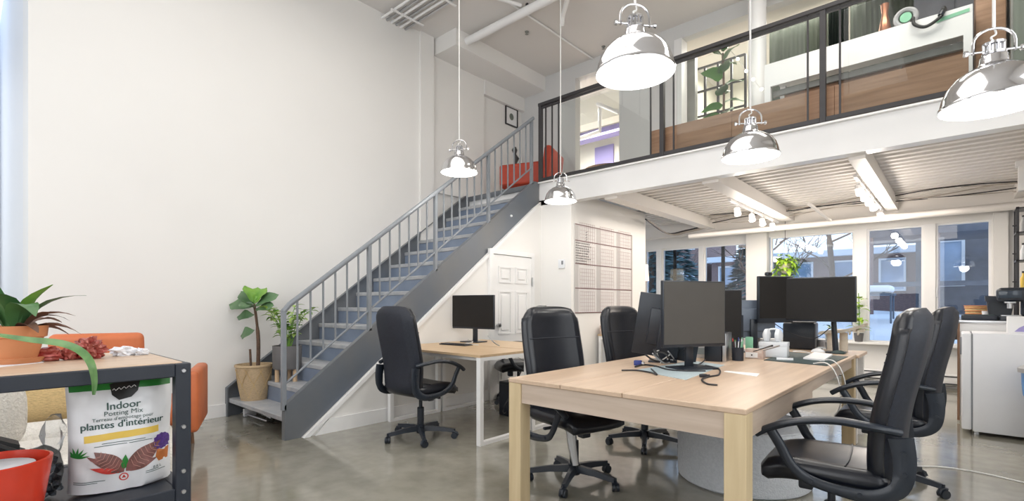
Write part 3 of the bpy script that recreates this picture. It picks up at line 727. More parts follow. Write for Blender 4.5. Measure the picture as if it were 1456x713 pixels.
def make_chair(label, group):
    t = thing('office_chair', label, 'office chair', group=group)
    for k in range(5):
        a = 2*PI*k/5+0.35
        d = Vector((math.cos(a), math.sin(a), 0)); s = Vector((-d.y, d.x, 0))
        bm = nb()
        P = [(0.03, 0.115, 0.028, 0.045), (0.16, 0.105, 0.022, 0.036), (0.295, 0.085, 0.018, 0.028)]
        rings = []
        for r_, z_, hw, hh in P:
            c = d*r_; rings.append([bm.verts.new(c+s*hw+Vector((0, 0, z_-hh))), bm.verts.new(c-s*hw+Vector((0, 0, z_-hh))), bm.verts.new(c-s*hw*0.55+Vector((0, 0, z_))), bm.verts.new(c+s*hw*0.55+Vector((0, 0, z_)))])
        for i in range(2):
            for j in range(4): bm.faces.new((rings[i][j], rings[i][(j+1) % 4], rings[i+1][(j+1) % 4], rings[i+1][j]))
        bm.faces.new(rings[0]); bm.faces.new(rings[2])
        lg = obj('base_arm', bm, 'plastic', t, smooth=False)
        bm = nb(); c = d*0.30
        ca = a+0.6+k; cd = Vector((math.cos(ca), math.sin(ca), 0))
        cyl(bm, c+Vector((0, 0, 0.05)), c+Vector((0, 0, 0.085)), 0.008, 8)
        for q in (-0.012, 0.012):
            cyl(bm, c+cd*(q-0.009)+Vector((0, 0, 0.027)), c+cd*(q+0.009)+Vector((0, 0, 0.027)), 0.027, 14)
        hd = Vector((-cd.y, cd.x, 0))
        tube(bm, [c+hd*0.028+Vector((0, 0, 0.03)), c+hd*0.02+Vector((0, 0, 0.052)), c+Vector((0, 0, 0.060)), c-hd*0.02+Vector((0, 0, 0.052))], 0.012, 8)
        obj('caster', bm, 'plastic', lg)
    bm = nb(); lathe(bm, [(0, 0.05), (0.038, 0.05), (0.042, 0.12), (0.030, 0.125), (0.030, 0.27), (0.026, 0.275), (0.016, 0.275), (0.016, 0.39), (0, 0.39)], n=18)
    obj('gas_lift', bm, 'plastic', t)
    bm = nb(); box(bm, -0.11, -0.065, 0.375, 0.10, 0.065, 0.415, bev=0.012); box(bm, 0.02, 0.05, 0.385, 0.04, 0.20, 0.395)
    box(bm, 0.07, -0.035, 0.315, 0.13, 0.035, 0.385, bev=0.01)
    obj('tilt_mechanism', bm, 'plastic', t)
    bm = nb(); cyl(bm, (0.0, -0.06, 0.39), (0.0, -0.20, 0.385), 0.006, 8); box(bm, -0.01, -0.25, 0.375, 0.012, -0.19, 0.392, bev=0.004); obj('lever', bm, 'plastic', t)
    bm = nb(); grid_solid(bm, seat_f(1, 0.05), seat_f(-1, 0.055), 16, 16); seat = obj('seat', bm, 'leather', t, angle=60)
    bm = nb(); tube(bm, [seat_f(1, 0.052)(0.32, j/14) for j in range(1, 14)], 0.0035, 6); obj('seam', bm, 'leather', seat)
    bm = nb(); grid_solid(bm, back_fn(1, 0.062), back_fn(-1, 0.01), 14, 26); back = obj('backrest', bm, 'leather', t, angle=60)
    bm = nb(); grid_solid(bm, back_fn(-1, 0.008, 0.006), back_fn(-1, 0.045, 0.012), 12, 22); obj('back_shell', bm, 'mesh', t, angle=60)
    bm = nb(); tube(bm, [back_fn(1, 0.063)(j/16, 0.70) for j in range(1, 16)], 0.004, 6); obj('seam', bm, 'mesh', back)
    for s in (-1, 1):
        bm = nb(); y0 = s*0.272
        top = smooth_path([(-0.25, s*0.240, 0.675), (-0.16, y0, 0.692), (-0.04, y0, 0.70), (0.09, y0+s*0.008, 0.682), (0.20, y0+s*0.006, 0.64), (0.262, y0, 0.60)], 5)
        tube(bm, top, [0.020+0.008*math.sin(PI*i/(len(top)-1)) for i in range(len(top))], 10, ry=0.016); arm_ = obj('armrest', bm, 'plastic', t, angle=50); bm = nb()
        low = smooth_path([(0.205, y0, 0.632), (0.165, y0, 0.565), (0.125, y0, 0.49), (0.06, s*0.262, 0.435), (-0.06, s*0.258, 0.41), (-0.17, s*0.255, 0.412), (-0.245, s*0.248, 0.46), (-0.262, s*0.242, 0.56), (-0.25, s*0.238, 0.655)], 5)
        tube(bm, low, 0.015, 10, ry=[0.022+0.022*max(0, (i/(len(low)-1)-0.45)/0.55) for i in range(len(low))])
        for p in ((0.05, 0.432), (-0.12, 0.412), (-0.262, 0.52), (-0.258, 0.60)):
            cyl(bm, (p[0], s*0.262, p[1]), (p[0], s*0.282 if p[0] > -0.2 else s*0.266, p[1]), 0.009, 8)
        obj('armrest_bracket', bm, 'plastic', arm_, angle=50)
    return t
GRP = 'black leather office chairs'
ch0 = make_chair('black office chair in the right foreground with its seat under the table edge', GRP)
ch0.location = (-0.43, 2.68, 0); ch0.rotation_euler.z = R(184)
def chair(label, x, y, rz):
    c = copy_tree(ch0); c.location = (x, y, 0); c.rotation_euler = (0, 0, R(rz)); c['label'] = label; return c
chair('black office chair behind the right foreground chair, nearer the windows', -0.35, 4.08, 180)
chair('black office chair seen from behind at the small desk by the staircase', -3.52, 2.72, 92)
c2 = chair('black office chair on the left of the long table, nearest its left front corner', -1.90, 2.74, -16)
c2b = chair('black office chair on the left of the long table, half hidden by monitors', -1.96, 3.86, -12)
chair('black office chair facing left behind the small desk near the panelled door', -3.95, 4.52, -125)
for c_ in (c2, c2b):
    for q in c_.children:
        if q.name.startswith('armrest'): q.location.z -= 0.095      # arms set low enough to slide under the table
bm = nb(); tube(bm, [(0.05, -0.03, 0.125), (0.02, -0.035, 0.25), (0.0, -0.04, 0.40)], [0.02, 0.028, 0.034], 10)
obj('column_sleeve', bm, 'steel', c2)

# ================================================================== LEFT DESKS
def loop_desk(label, x0, y0, x1, y1):
    t = thing('office_desk', label, 'desk', (x0, y0, 0), group='oak topped desks on white steel frames')
    W_, D_ = x1-x0, y1-y0
    bm = nb(); box(bm, 0, 0, 0.735, W_, D_, 0.757, bev=0.002, seg=1); obj('desktop', bm, 'desktop', t)
    for xx in (0.0, W_-0.045):
        bm = nb()
        box(bm, xx, 0.005, 0, xx+0.045, 0.045, 0.735); box(bm, xx, D_-0.045, 0, xx+0.045, D_-0.005, 0.735)
        box(bm, xx, 0.045, 0, xx+0.045, D_-0.045, 0.03); box(bm, xx, 0.045, 0.705, xx+0.045, D_-0.045, 0.735)
        obj('leg_frame', bm, 'whitem', t)
    bm = nb(); box(bm, 0.045, 0.06, 0.70, W_-0.045, 0.085, 0.735); box(bm, 0.045, D_-0.085, 0.70, W_-0.045, D_-0.06, 0.735); obj('crossbeam', bm, 'whitem', t)
    return t
loop_desk('oak topped desk on a white steel frame nearest the staircase foot', -4.265, 2.88, -2.94, 3.54)
loop_desk('oak topped desk on a white steel frame next to the panelled door', -4.265, 3.56, -2.94, 4.22)

# ---------------------------------------------------------------- monitors
def monitor(label, loc, rz, w_, h_, z0, m='screen', tilt=0.0, stand='rect', lean=0.0, back='plastic', wide=0.24, group='computer monitors'):
    """faces -Y locally; z0 = bottom of the screen above the desk"""
    t = thing('computer_monitor', label, 'monitor', loc, rz, group=group)
    mx = Matrix.Translation((0, 0, z0)) @ Matrix.Rotation(tilt, 4, 'X') @ Matrix.Rotation(lean, 4, 'Y')
    bm = nb(); box(bm, -w_/2, -0.004, 0, w_/2, 0.022, h_, bev=0.004, seg=2, mtx=mx); box(bm, -w_*0.3, 0.018, h_*0.18, w_*0.3, 0.045, h_*0.78, bev=0.014, seg=2, mtx=mx); obj('housing', bm, back, t)
    bm = nb(); box(bm, -w_/2+0.008, -0.0065, 0.02, w_/2-0.008, -0.003, h_-0.008, mtx=mx); obj('screen', bm, m, t)
    if stand == 'rect':
        bm = nb(); box(bm, -0.03, 0.045, 0.01, 0.03, 0.065, z0+h_*0.5, bev=0.004); obj('stand_neck', bm, 'plastic', t)
        bm = nb(); box(bm, -wide/2, -0.07, 0, wide/2, 0.12, 0.012, bev=0.004); obj('stand_base', bm, 'plastic', t)
    return t
TZ = 0.757
monitor('black monitor with a dark screen on the oak desk by the stairs', (-4.02, 3.82, TZ), R(8), 0.60, 0.375, 0.15, group='computer monitors')
M2 = monitor('large matte grey screen standing at the centre of the long table', (-1.275, 3.205, TZ), R(62), 0.50, 0.43, 0.145, 'screeng', wide=0.28)
monitor('black monitor seen from behind, leaning at the left of the grey screen', (-1.63, 3.50, TZ), R(203), 0.46, 0.46, 0.03, tilt=R(-6), lean=R(-9), wide=0.2)
monitor('dark monitor just behind the right edge of the grey screen', (-1.42, 4.12, TZ), R(45), 0.34, 0.42, 0.12, 'screen')
monitor('blue-grey backed monitor in front of the windows beyond the pencil cup', (-1.38, 4.75, TZ), R(222), 0.42, 0.34, 0.12, 'screen', back='tv')
m_ = [o for o in COL.objects if o.get('label', '').startswith('black monitor seen from behind')][0]
mx = Matrix.Translation((0, 0, 0.03)) @ Matrix.Rotation(R(-6), 4, 'X') @ Matrix.Rotation(R(-9), 4, 'Y')
bm = nb(); box(bm, -0.19, 0.021, 0.35, -0.165, 0.025, 0.40, mtx=mx); obj('emblem', bm, 'greyrim', m_)
bm = nb(); box(bm, -0.10, 0.04, 0.02, 0.06, 0.07, 0.33, bev=0.01, mtx=mx); sp_ = obj('stand_column', bm, 'plastic', m_)
bm = nb(); box(bm, -0.075, 0.069, 0.22, -0.045, 0.073, 0.25, mtx=mx); obj('emblem', bm, 'greyrim', sp_)
# twin screens on an arm
def twin():
    t = thing('computer_monitor', 'wide dark screen, right-hand one of the pair on the black arm', 'monitor', (-0.875, 4.90, TZ), 0.06, group='computer monitors')
    bm = nb(); box(bm, -0.262, 0, 0.275, 0.262, 0.03, 0.655, bev=0.005); obj('housing', bm, 'plastic', t)
    bm = nb(); box(bm, -0.252, -0.004, 0.29, 0.252, 0.001, 0.645); obj('screen', bm, 'screen', t)
    bm = nb(); box(bm, -0.06, 0.03, 0.40, 0.06, 0.05, 0.52, bev=0.005); obj('mount_plate', bm, 'plastic', t)
    t = thing('computer_monitor', 'angled dark screen, left-hand one of the pair on the black arm', 'monitor', (-1.20, 4.79, TZ), R(52), group='computer monitors')
    bm = nb(); box(bm, -0.15, 0, 0.26, 0.19, 0.03, 0.67, bev=0.005); obj('housing', bm, 'plastic', t)
    bm = nb(); box(bm, -0.14, -0.004, 0.30, 0.18, 0.001, 0.66); obj('screen', bm, 'screen', t)
    t = thing('monitor_arm', 'black monitor arm carrying the pair of screens', 'monitor arm', (-0.90, 5.0, TZ))
    bm = nb(); tube(bm, [(0.12, 0.06, 0), (0.10, 0.06, 0.34), (0.09, 0.06, 0.48)], [0.024, 0.02, 0.018], 10); obj('pole', bm, 'plastic', t)
    bm = nb(); box(bm, 0.05, 0.0, 0, 0.19, 0.12, 0.015, bev=0.004); obj('clamp_base', bm, 'plastic', t)
    bm = nb(); tube(bm, smooth_path([(0.09, 0.06, 0.46), (0.03, 0.03, 0.46), (-0.16, 0.04, 0.45), (-0.28, -0.02, 0.45)], 4), 0.013, 8); obj('arm', bm, 'plastic', t)
    bm = nb(); tube(bm, smooth_path([(-0.38, -0.1, 0.30), (-0.25, 0, 0.18), (-0.05, 0.05, 0.12), (0.08, 0.05, 0.22)], 6), 0.004, 6); obj('cable', bm, 'cable', t)
twin()
t = thing('webcam', 'small black webcam clipped on top of the angled dark screen', 'webcam', (-1.235, 4.76, TZ+0.672), R(45))
bm = nb(); box(bm, -0.03, -0.012, 0.0, 0.03, 0.02, 0.035, bev=0.01); obj('body', bm, 'plastic', t)
bm = nb(); cyl(bm, (0, -0.018, 0.018), (0, -0.01, 0.018), 0.009, 12); obj('lens', bm, 'screen', t)

def cable(label, pts, r, m='cable', name='cable'):
    P = smooth_path(pts, 6); o = P[0].copy(); bm = nb(); tube(bm, [p-o for p in P], r, 6)
    ob = obj(name, bm, m); ob.location = o; return tag(ob, label, 'cable')
def zc(u, v, dz=0.006): return at_z(u, v, TZ+dz)
# ---------------------------------------------------------------- things on the long table
def flat(name, label, cat, m, u0, v0, u1, v1, u2, v2, u3, v3, z, th):
    P = [at_z(*q, z) for q in ((u0, v0), (u1, v1), (u2, v2), (u3, v3))]
    c = sum(P, Vector())/4
    bm = nb(); prism(bm, [((p-c).x, (p-c).y) for p in P], 0, th)
    o = obj(name, bm, m); o.location = (c.x, c.y, z); return tag(o, label, cat)
flat('desk_mat', 'pale blue desk mat under the central monitor stand', 'desk mat', 'matblue', 903, 527, 975, 541, 1030, 520, 985, 514, TZ, 0.003)
flat('desk_mat', 'dark green desk mat at the right edge below the twin screens', 'desk mat', 'matgreen', 1086, 513, 1176, 521, 1206, 508, 1120, 501, TZ, 0.004)
flat('paper_sheet', 'white strip of paper lying on the bare table right of the cables', 'paper', 'paper', 1029, 529, 1076, 536, 1080, 532, 1033, 528, TZ, 0.002)
flat('notepad', 'white notepad on the dark green desk mat', 'notepad', 'paper', 1142, 511, 1172, 514, 1184, 506, 1158, 503, TZ+0.004, 0.012)
flat('pen', 'white marker lying along the front of the dark green desk mat', 'pen', 'whitep', 1104, 512, 1128, 513, 1128, 511, 1104, 510, TZ+0.004, 0.008)
def placed(name, label, cat, u, v, z=TZ, rz=0.0, group=None):
    p = at_z(u, v, z); return thing(name, label, cat, (p.x, p.y, z), rz, group)
t = placed('computer_tower', 'slim blue-black computer standing right of the grey screen', 'computer', 1020, 513, rz=0.15)
bm = nb(); box(bm, -0.075, -0.09, 0, 0.045, 0.16, 0.21, bev=0.006); obj('case', bm, 'plastic', t)
bm = nb(); box(bm, 0.05, -0.085, 0, 0.075, 0.15, 0.21, bev=0.004); obj('side_panel', bm, 'steel', t)
t = placed('cup_box', 'small white and blue paper box left of the slim computer', 'box', 998, 509, rz=0.2)
bm = nb(); box(bm, -0.04, -0.04, 0, 0.04, 0.05, 0.15, bev=0.004); obj('carton', bm, 'whitep', t)
bm = nb(); box(bm, -0.041, -0.042, 0.03, 0.03, -0.039, 0.08); obj('blue_print', bm, 'matblue', t)
t = placed('pencil_cup', 'dark mesh pencil cup full of pens and scissors', 'pencil cup', 1049, 513)
bm = nb(); lathe(bm, [(0, 0), (0.04, 0), (0.042, 0.1), (0.039, 0.1), (0.037, 0.004), (0, 0.004)], n=18); obj('cup', bm, 'cartm', t)
for k in range(9):
    pc = tag(obj('pen', (lambda b: (tube(b, [(0, 0, 0), (0, 0, 0.15+0.01*(k % 3))], [0.0035, 0.0045], 7), b)[1])(nb()), ('teal', 'whitep', 'blue', 'leaflight', 'inkred', 'cable', 'steel', 'whitep', 'teal')[k]),
             ('green pen', 'white pen', 'blue pen', 'lime green pen', 'red pen', 'black pen', 'steel pen', 'grey white pen', 'teal pen')[k]+' standing in the mesh pencil cup', 'pen', 'pens in the pencil cup')
    a = k*0.7; pc.location = t.location+Vector((0.018*math.cos(a), 0.018*math.sin(a), 0.005)); pc.rotation_euler = (0.13*math.sin(a), 0.13*math.cos(a), 0)
t = placed('headphone_pile', 'silvery tangle of earphones between grey screen and pencil cup', 'headphones', 1032, 500)
bm = nb()
for k in range(4):
    a = k*1.3; tube(bm, [(0.045*math.cos(q)*math.cos(a), 0.045*math.cos(q)*math.sin(a), 0.19+0.04*math.sin(q)) for q in [PI*2*i/16 for i in range(16)]], 0.006, 6, closed=True)
box(bm, -0.03, -0.03, 0, 0.03, 0.03, 0.15, bev=0.005); obj('headband', bm, 'steel', t)
t = placed('desk_organizer', 'patterned pink and white organizer box between pencil cup and white box', 'box', 1075, 510, rz=0.1)
bm = nb(); box(bm, -0.07, -0.05, 0, 0.06, 0.05, 0.075, bev=0.004); obj('tray', bm, 'pinkbox', t)
bm = nb(); box(bm, -0.065, -0.055, 0.01, 0.02, -0.051, 0.05); obj('white_drawer', bm, 'paper', t)
bm = nb(); cyl(bm, (-0.02, -0.053, 0.03), (-0.02, -0.062, 0.03), 0.006, 8); obj('knob', bm, 'cable', t)
t = placed('green_tape_roll', 'small pale green packet leaning beside the pencil cup', 'packet', 1062, 508)
bm = nb(); box(bm, -0.02, 0.02, 0.03, 0.035, 0.05, 0.16, bev=0.008); obj('packet', bm, 'teal', t)
t = placed('white_box', 'white speaker-like box on the dark green desk mat', 'box', 1103, 508, TZ+0.004, rz=0.12)
bm = nb(); box(bm, -0.115, -0.05, 0, 0.085, 0.10, 0.115, bev=0.006); obj('box_body', bm, 'whitep', t)
bm = nb(); box(bm, -0.117, -0.052, 0.085, 0.087, 0.102, 0.118, bev=0.003); obj('lid', bm, 'whitep', t)
t = thing('headset', 'white over-ear headset lying on top of the white box', 'headphones', t.location+Vector((-0.03, 0.03, 0.118)))
bm = nb()
for q in (-1, 1):
    tube(bm, [(q*0.02, 0, 0.05), (q*0.03, 0, 0.05), (q*0.055, 0, 0.05), (q*0.07, 0, 0.05)], [0.03, 0.055, 0.052, 0.025], 18)
obj('ear_cup', bm, 'whitep', t)
bm = nb(); tube(bm, [(0.065*math.cos(a), 0.0+0.03*math.sin(a), 0.05+0.052*math.sin(a)) for a in [PI*i/12 for i in range(13)]], 0.008, 8); obj('headband', bm, 'whitep', t)
t = placed('computer_mouse', 'white mouse beside the notepad on the green mat', 'mouse', 1163, 501, TZ+0.004)
bm = nb(); vs = bmesh.ops.create_uvsphere(bm, u_segments=14, v_segments=8, radius=1)['verts']
for v in vs: v.co = Vector((v.co.x*0.055, v.co.y*0.032, max(0, v.co.z)*0.032))
obj('mouse_shell', bm, 'whitep', t)
bm = nb(); cyl(bm, (0.03, -0.003, 0.027), (0.03, 0.003, 0.027), 0.006, 10); obj('scroll_wheel', bm, 'cable', t)
t = placed('computer_mouse', 'dark mouse on the right end of the green mat', 'mouse', 1192, 503, TZ+0.004, rz=0.5)
bm = nb(); vs = bmesh.ops.create_uvsphere(bm, u_segments=14, v_segments=8, radius=1)['verts']
for v in vs: v.co = Vector((v.co.x*0.055, v.co.y*0.032, max(0, v.co.z)*0.028))
obj('mouse_shell', bm, 'matgreen', t)
t = placed('black_speaker', 'black computer tower behind the white box below the twin screens', 'computer', 1140, 497, rz=0.1)
bm = nb(); box(bm, -0.16, 0.0, 0, 0.11, 0.3, 0.25, bev=0.02); obj('case', bm, 'plastic', t)
bm = nb(); box(bm, -0.09, 0.0, 0.25, 0.10, 0.28, 0.262, bev=0.005); obj('top_panel', bm, 'greybin', t)
t = placed('glass_jar', 'clear glass jar beside the black arm pole', 'jar', 1168, 495)
bm = nb(); lathe(bm, [(0, 0), (0.05, 0), (0.055, 0.02), (0.055, 0.12), (0.045, 0.14), (0.042, 0.14), (0.05, 0.12), (0.05, 0.02), (0, 0.01)], n=20); obj('jar_body', bm, 'clear', t)
bm = nb(); lathe(bm, [(0, 0.012), (0.045, 0.012), (0.045, 0.08), (0, 0.085)], n=16); obj('contents', bm, 'tissue', t)
t = thing('perch_shelf', 'cream plush cat-perch shelf on two posts at the far table corner', 'shelf', (-0.84, 5.28, TZ-0.005), R(0))
bm = nb()
prf = smooth_path([(-0.10, 0, 0.15), (0.0, 0, 0.17), (0.08, 0, 0.175), (0.16, 0, 0.20), (0.25, 0, 0.235)], 5)
prism(bm, [(p.x, p.z) for p in prf]+[(p.x+0.004, p.z+0.028) for p in reversed(prf)], -0.10, 0.12, 'y'); bmesh.ops.bevel(bm, geom=[e for e in bm.edges if e.calc_length() > 0.2 or abs(e.verts[0].co.y-e.verts[1].co.y) < 1e-4], offset=0.008, segments=2, affect='EDGES'); obj('perch_top', bm, 'sisal', t)
for q in (-0.01, 0.085):
    bm = nb(); cyl(bm, (q, 0, 0), (q, 0, 0.175), 0.032, 16); obj('post', bm, 'sisal', t)
bm = nb()
for q in (0.12, 0.165, 0.21): box(bm, q, -0.085, 0.185, q+0.02, 0.105, 0.21)
for q in (0.14, 0.20): tube(bm, [(q, -0.09, 0.2), (q+0.004, -0.095, 0.175), (q, -0.09, 0.16)], [0.012, 0.01, 0.004], 6)
obj('fringe', bm, 'sisal', t)['kind'] = 'stuff'
t = placed('tablet', 'thin black tablet standing on edge behind the pencil cup', 'tablet', 1044, 503, rz=R(60))
bm = nb(); box(bm, -0.10, 0, 0.03, 0.10, 0.012, 0.33, bev=0.004); obj('body', bm, 'plastic', t)
bm = nb(); box(bm, -0.04, 0.01, 0, 0.04, 0.09, 0.012); box(bm, -0.015, 0.03, 0.01, 0.015, 0.04, 0.16); obj('stand', bm, 'greybin', t)
t = placed('phone_stand', 'pale silver phone stand with a black clip left of the angled screen', 'stand', 1076, 499)
bm = nb(); box(bm, -0.05, -0.04, 0, 0.05, 0.05, 0.02, bev=0.005); box(bm, -0.028, 0, 0.02, 0.028, 0.02, 0.26, bev=0.004); obj('stand_body', bm, 'steel', t)
bm = nb(); box(bm, -0.05, -0.012, 0.26, 0.03, 0.03, 0.33, bev=0.014); obj('clip', bm, 'plastic', t)
t = placed('white_tray', 'low white tray with papers behind the patterned organizer box', 'tray', 1086, 499)
bm = nb(); box(bm, -0.15, -0.03, 0.03, 0.12, 0.12, 0.10, bev=0.01); box(bm, -0.13, -0.02, 0, 0.10, 0.10, 0.03); obj('tray_body', bm, 'whitep', t)
bm = nb(); box(bm, -0.12, -0.02, 0.10, 0.09, 0.10, 0.108, mtx=Matrix.Rotation(0.12, 4, 'Z')); obj('paper', bm, 'paper', t)
for k, (lb, P_, m_) in enumerate((
    ('tangled black cables behind the stand of the central grey screen', [(918, 505, .10), (928, 512, .03), (940, 515, .01), (952, 512, .02), (945, 503, .10), (933, 501, .13)], 'cable'),
    ('thick black cable dropping behind the leaning monitor', [(930, 498, .16), (934, 506, .10), (940, 512, .04), (948, 516, .01)], 'cable'),
    ('grey cable looping behind the central grey screen stand', [(950, 500, .12), (958, 512, .02), (946, 517, .01), (935, 510, .08), (928, 503, .12)], 'greyrim'),
    ('black cable running back from the central stand to the white paper box', [(985, 508, .06), (978, 515, .01), (992, 519, .01), (1003, 512, .02)], 'cable'),
    ('black cables hanging below the angled dark screen', [(1098, 492, .24), (1085, 496, .14), (1072, 500, .06), (1066, 503, .02)], 'cable'),
    ('grey cables hanging below the angled dark screen', [(1108, 492, .22), (1092, 497, .12), (1082, 500, .04), (1078, 505, .02)], 'greyrim'))):
    cable(lb, [zc(*q) for q in P_], 0.006 if k < 2 else 0.0045, m_)
# cables on the table
cable('black cable with a bulky plug right of the blue mat', [zc(1003, 520), zc(1022, 525), zc(1022, 533), zc(1008, 536), zc(998, 540), zc(1005, 546), zc(1020, 548)], 0.005)
cable('black cable looping left across the pale blue mat', [zc(884, 527), zc(905, 527), zc(925, 530), zc(934, 533), zc(926, 525)], 0.005)
cable('black cable trailing from the blue plug to the stand', [zc(903, 522), zc(915, 519), zc(932, 521), zc(950, 526), zc(975, 528), zc(1003, 528)], 0.006)
cable('grey white cable curling up behind the central stand', [zc(939, 517), zc(945, 500, 0.05), zc(934, 500, 0.09), zc(940, 512, 0.02), zc(952, 505, 0.08)], 0.004, 'cablew')
p = zc(907, 520, 0); t = thing('cable_plug', 'blue video plug lying at the left of the pale blue mat', 'plug', p, 0.3)
bm = nb(); box(bm, -0.025, -0.02, 0, 0.025, 0.02, 0.035, bev=0.004); obj('plug_body', bm, 'blue', t)
bm = nb(); box(bm, 0.025, -0.012, 0.008, 0.045, 0.012, 0.024, bev=0.003); obj('contact', bm, 'steel', t)
t = thing('cable_adapter', 'small black adapter lump on the cable right of the blue mat', 'adapter', zc(1000, 537, 0), 0.9)
bm = nb(); box(bm, -0.022, -0.012, 0, 0.022, 0.012, 0.02, bev=0.006); obj('adapter_body', bm, 'cable', t)
bm = nb(); cyl(bm, (0.02, 0, 0.01), (0.04, 0, 0.01), 0.006, 8); obj('strain_relief', bm, 'cable', t)
for k, (lb, off) in enumerate((('white charging cable looping off the right table edge', 0.0), ('second white charging cable looping off the right table edge, further back', 0.22))):
    cable(lb, [Vector((-0.75, 4.0+off, TZ+0.008)), Vector((-0.66, 3.95+off, TZ+0.02)), Vector((-0.60, 3.93+off, TZ-0.06)), Vector((-0.58, 3.95+off, TZ-0.22)), Vector((-0.61, 4.0+off, TZ-0.32))], 0.004, 'cablew')
cable('white cable crossing from the headset to the green mat', [zc(1128, 500, 0.14), zc(1140, 500, 0.13), zc(1150, 502, 0.03), zc(1157, 505, 0.012)], 0.004, 'cablew')

# things on the oak desk
def dz(u, v, d=0.0): return at_z(u, v, 0.757+d)
t = placed('laptop_dock', 'dark grey box at the back of the oak desk by the stairs', 'box', 634, 484, rz=R(0))
bm = nb(); box(bm, -0.13, -0.03, 0, 0.13, 0.05, 0.035, bev=0.006); obj('box_body', bm, 'greybin', t)
t = placed('keyboard', 'black keyboard in front of the monitor on the oak desk', 'keyboard', 648, 491, rz=R(6))
bm = nb(); box(bm, -0.18, -0.06, 0, 0.18, 0.06, 0.012, bev=0.003); obj('keyboard_base', bm, 'plastic', t)
bm = nb()
for i in range(12):
    for j in range(4): box(bm, -0.165+i*0.028, -0.05+j*0.026, 0.012, -0.143+i*0.028, -0.03+j*0.026, 0.017)
obj('keycaps', bm, 'blackm', t)['kind'] = 'stuff'
cable('grey white cables curled under the monitor on the oak desk', [dz(661, 476, 0.05), dz(664, 482, 0.01), dz(672, 487, 0.01), dz(662, 489, 0.01), dz(680, 491, 0.01)], 0.005, 'cablew')
cable('thin grey cable arching down at the right of the oak desk monitor', [dz(694, 478, 0.13), dz(700, 485, 0.12), dz(706, 490, 0.07), dz(710, 492, 0.01)], 0.005, 'greyrim')

# pouf and floor objects
p = Vector((-1.09, 3.56, 0)); t = thing('felt_pouf', 'round pale grey felt pouf on the floor under the long table', 'pouf', p)
bm = nb(); lathe(bm, [(0, 0), (0.395, 0), (0.41, 0.012), (0.415, 0.05), (0.415, 0.36), (0.405, 0.385), (0.38, 0.395), (0, 0.40)], n=56); po = obj('body', bm, 'felt', t)
bm = nb(); tube(bm, [(0.40*math.cos(a), 0.40*math.sin(a), 0.39) for a in [2*PI*i/48 for i in range(48)]], 0.007, 6, closed=True); obj('piping', bm, 'felt', po)
t = thing('floor_computer', 'black computer tower on the floor under the oak desk near the door', 'computer', (-3.55, 4.05, 0))
bm = nb(); box(bm, -0.09, -0.2, 0.0, 0.09, 0.2, 0.36, bev=0.008); obj('case', bm, 'plastic', t)
bm = nb(); box(bm, -0.08, -0.205, 0.05, 0.08, -0.199, 0.33, bev=0.002); obj('front_panel', bm, 'cartm', t)
cable('black cable hanging under the oak desk near the door', [Vector((-3.3, 3.9, 0.6)), Vector((-3.25, 3.6, 0.3)), Vector((-3.3, 3.55, 0.15)), Vector((-3.5, 3.8, 0.05)), Vector((-3.6, 4.0, 0.1))], 0.006)
cable('white power cord lying on the floor at the lower right', [at_z(1283, 665, 0.006), at_z(1330, 664, 0.006), at_z(1390, 672, 0.006), at_z(1470, 690, 0.006)], 0.005, 'cablew')

# ================================================================== CALENDAR WALL
t = thing('wall_calendar', 'big whiteboard year calendar covering the wall behind the chairs', 'calendar', (XB, 5.46, 1.06))
BW, BH = 1.60, 1.20
bm = nb(); box(bm, 0, 0, 0, 0.008, BW, BH); obj('board', bm, 'board', t)
for yy in (0.0, 0.55, 1.10):
    bm = nb(); box(bm, 0.008, yy+0.0, 0.0, 0.0095, yy+0.10 if yy == 0 else yy+0.11, BH); obj('grey_column', bm, 'boardband', t)
for zz in (0.0, 0.33, 0.66, 0.97, 1.185):
    bm = nb(); box(bm, 0.0095, 0.02, zz, 0.012, BW-0.04, zz+0.012); obj('ruled_line', bm, 'boardline', t)
bm = nb(); box(bm, 0.0095, BW-0.05, 0.0, 0.012, BW-0.04, BH); obj('ruled_line', bm, 'boardline', t)
bm = nb()
for c in range(3):
    for r_ in range(4):
        for i in range(8):
            y0 = 0.13+c*0.51+i*0.052
            box(bm, 0.0095, y0, 0.02+r_*0.31, 0.0102, y0+0.004, 0.30+r_*0.31)
        for j in range(6):
            z0 = 0.04+r_*0.31+j*0.05
            box(bm, 0.0095, 0.13+c*0.51, z0, 0.0102, 0.13+c*0.51+0.37, z0+0.004)
obj('day_grid', bm, 'boardgrid', t)
bm = nb(); random.seed(3)
for j in range(9):
    y0 = 0.03
    while y0 < random.uniform(0.25, 0.42):
        l = random.uniform(0.015, 0.04); z0 = 0.94-j*0.034; tube(bm, [(0.0108, y0, z0), (0.0108, y0+l*0.4, z0+0.012), (0.0108, y0+l*0.7, z0-0.004), (0.0108, y0+l, z0+0.008)], 0.0022, 4); y0 += l+0.012
for j in range(4): tube(bm, [(0.0108, 0.27, 1.10-j*0.035), (0.0108, 0.31, 1.115-j*0.035)], 0.003, 4)
obj('handwriting', bm, 'inkblack', t)
t = thing('thermostat', 'white thermostat on the bright wall beside the calendar wall', 'thermostat', (-3.94, YM-0.012, 1.66))
bm = nb(); box(bm, -0.05, -0.012, 0, 0.05, 0.012, 0.12, bev=0.005); obj('case', bm, 'whitep', t)
bm = nb(); box(bm, 0.005, -0.014, 0.05, 0.035, -0.011, 0.10); obj('display', bm, 'greybin', t)
t = thing('switch_plate', 'white light switch near the far edge of the calendar wall', 'switch', (XB+0.004, 7.33, 1.30))
bm = nb(); box(bm, -0.004, -0.04, -0.06, 0.004, 0.04, 0.06, bev=0.003); obj('plate', bm, 'whitep', t)
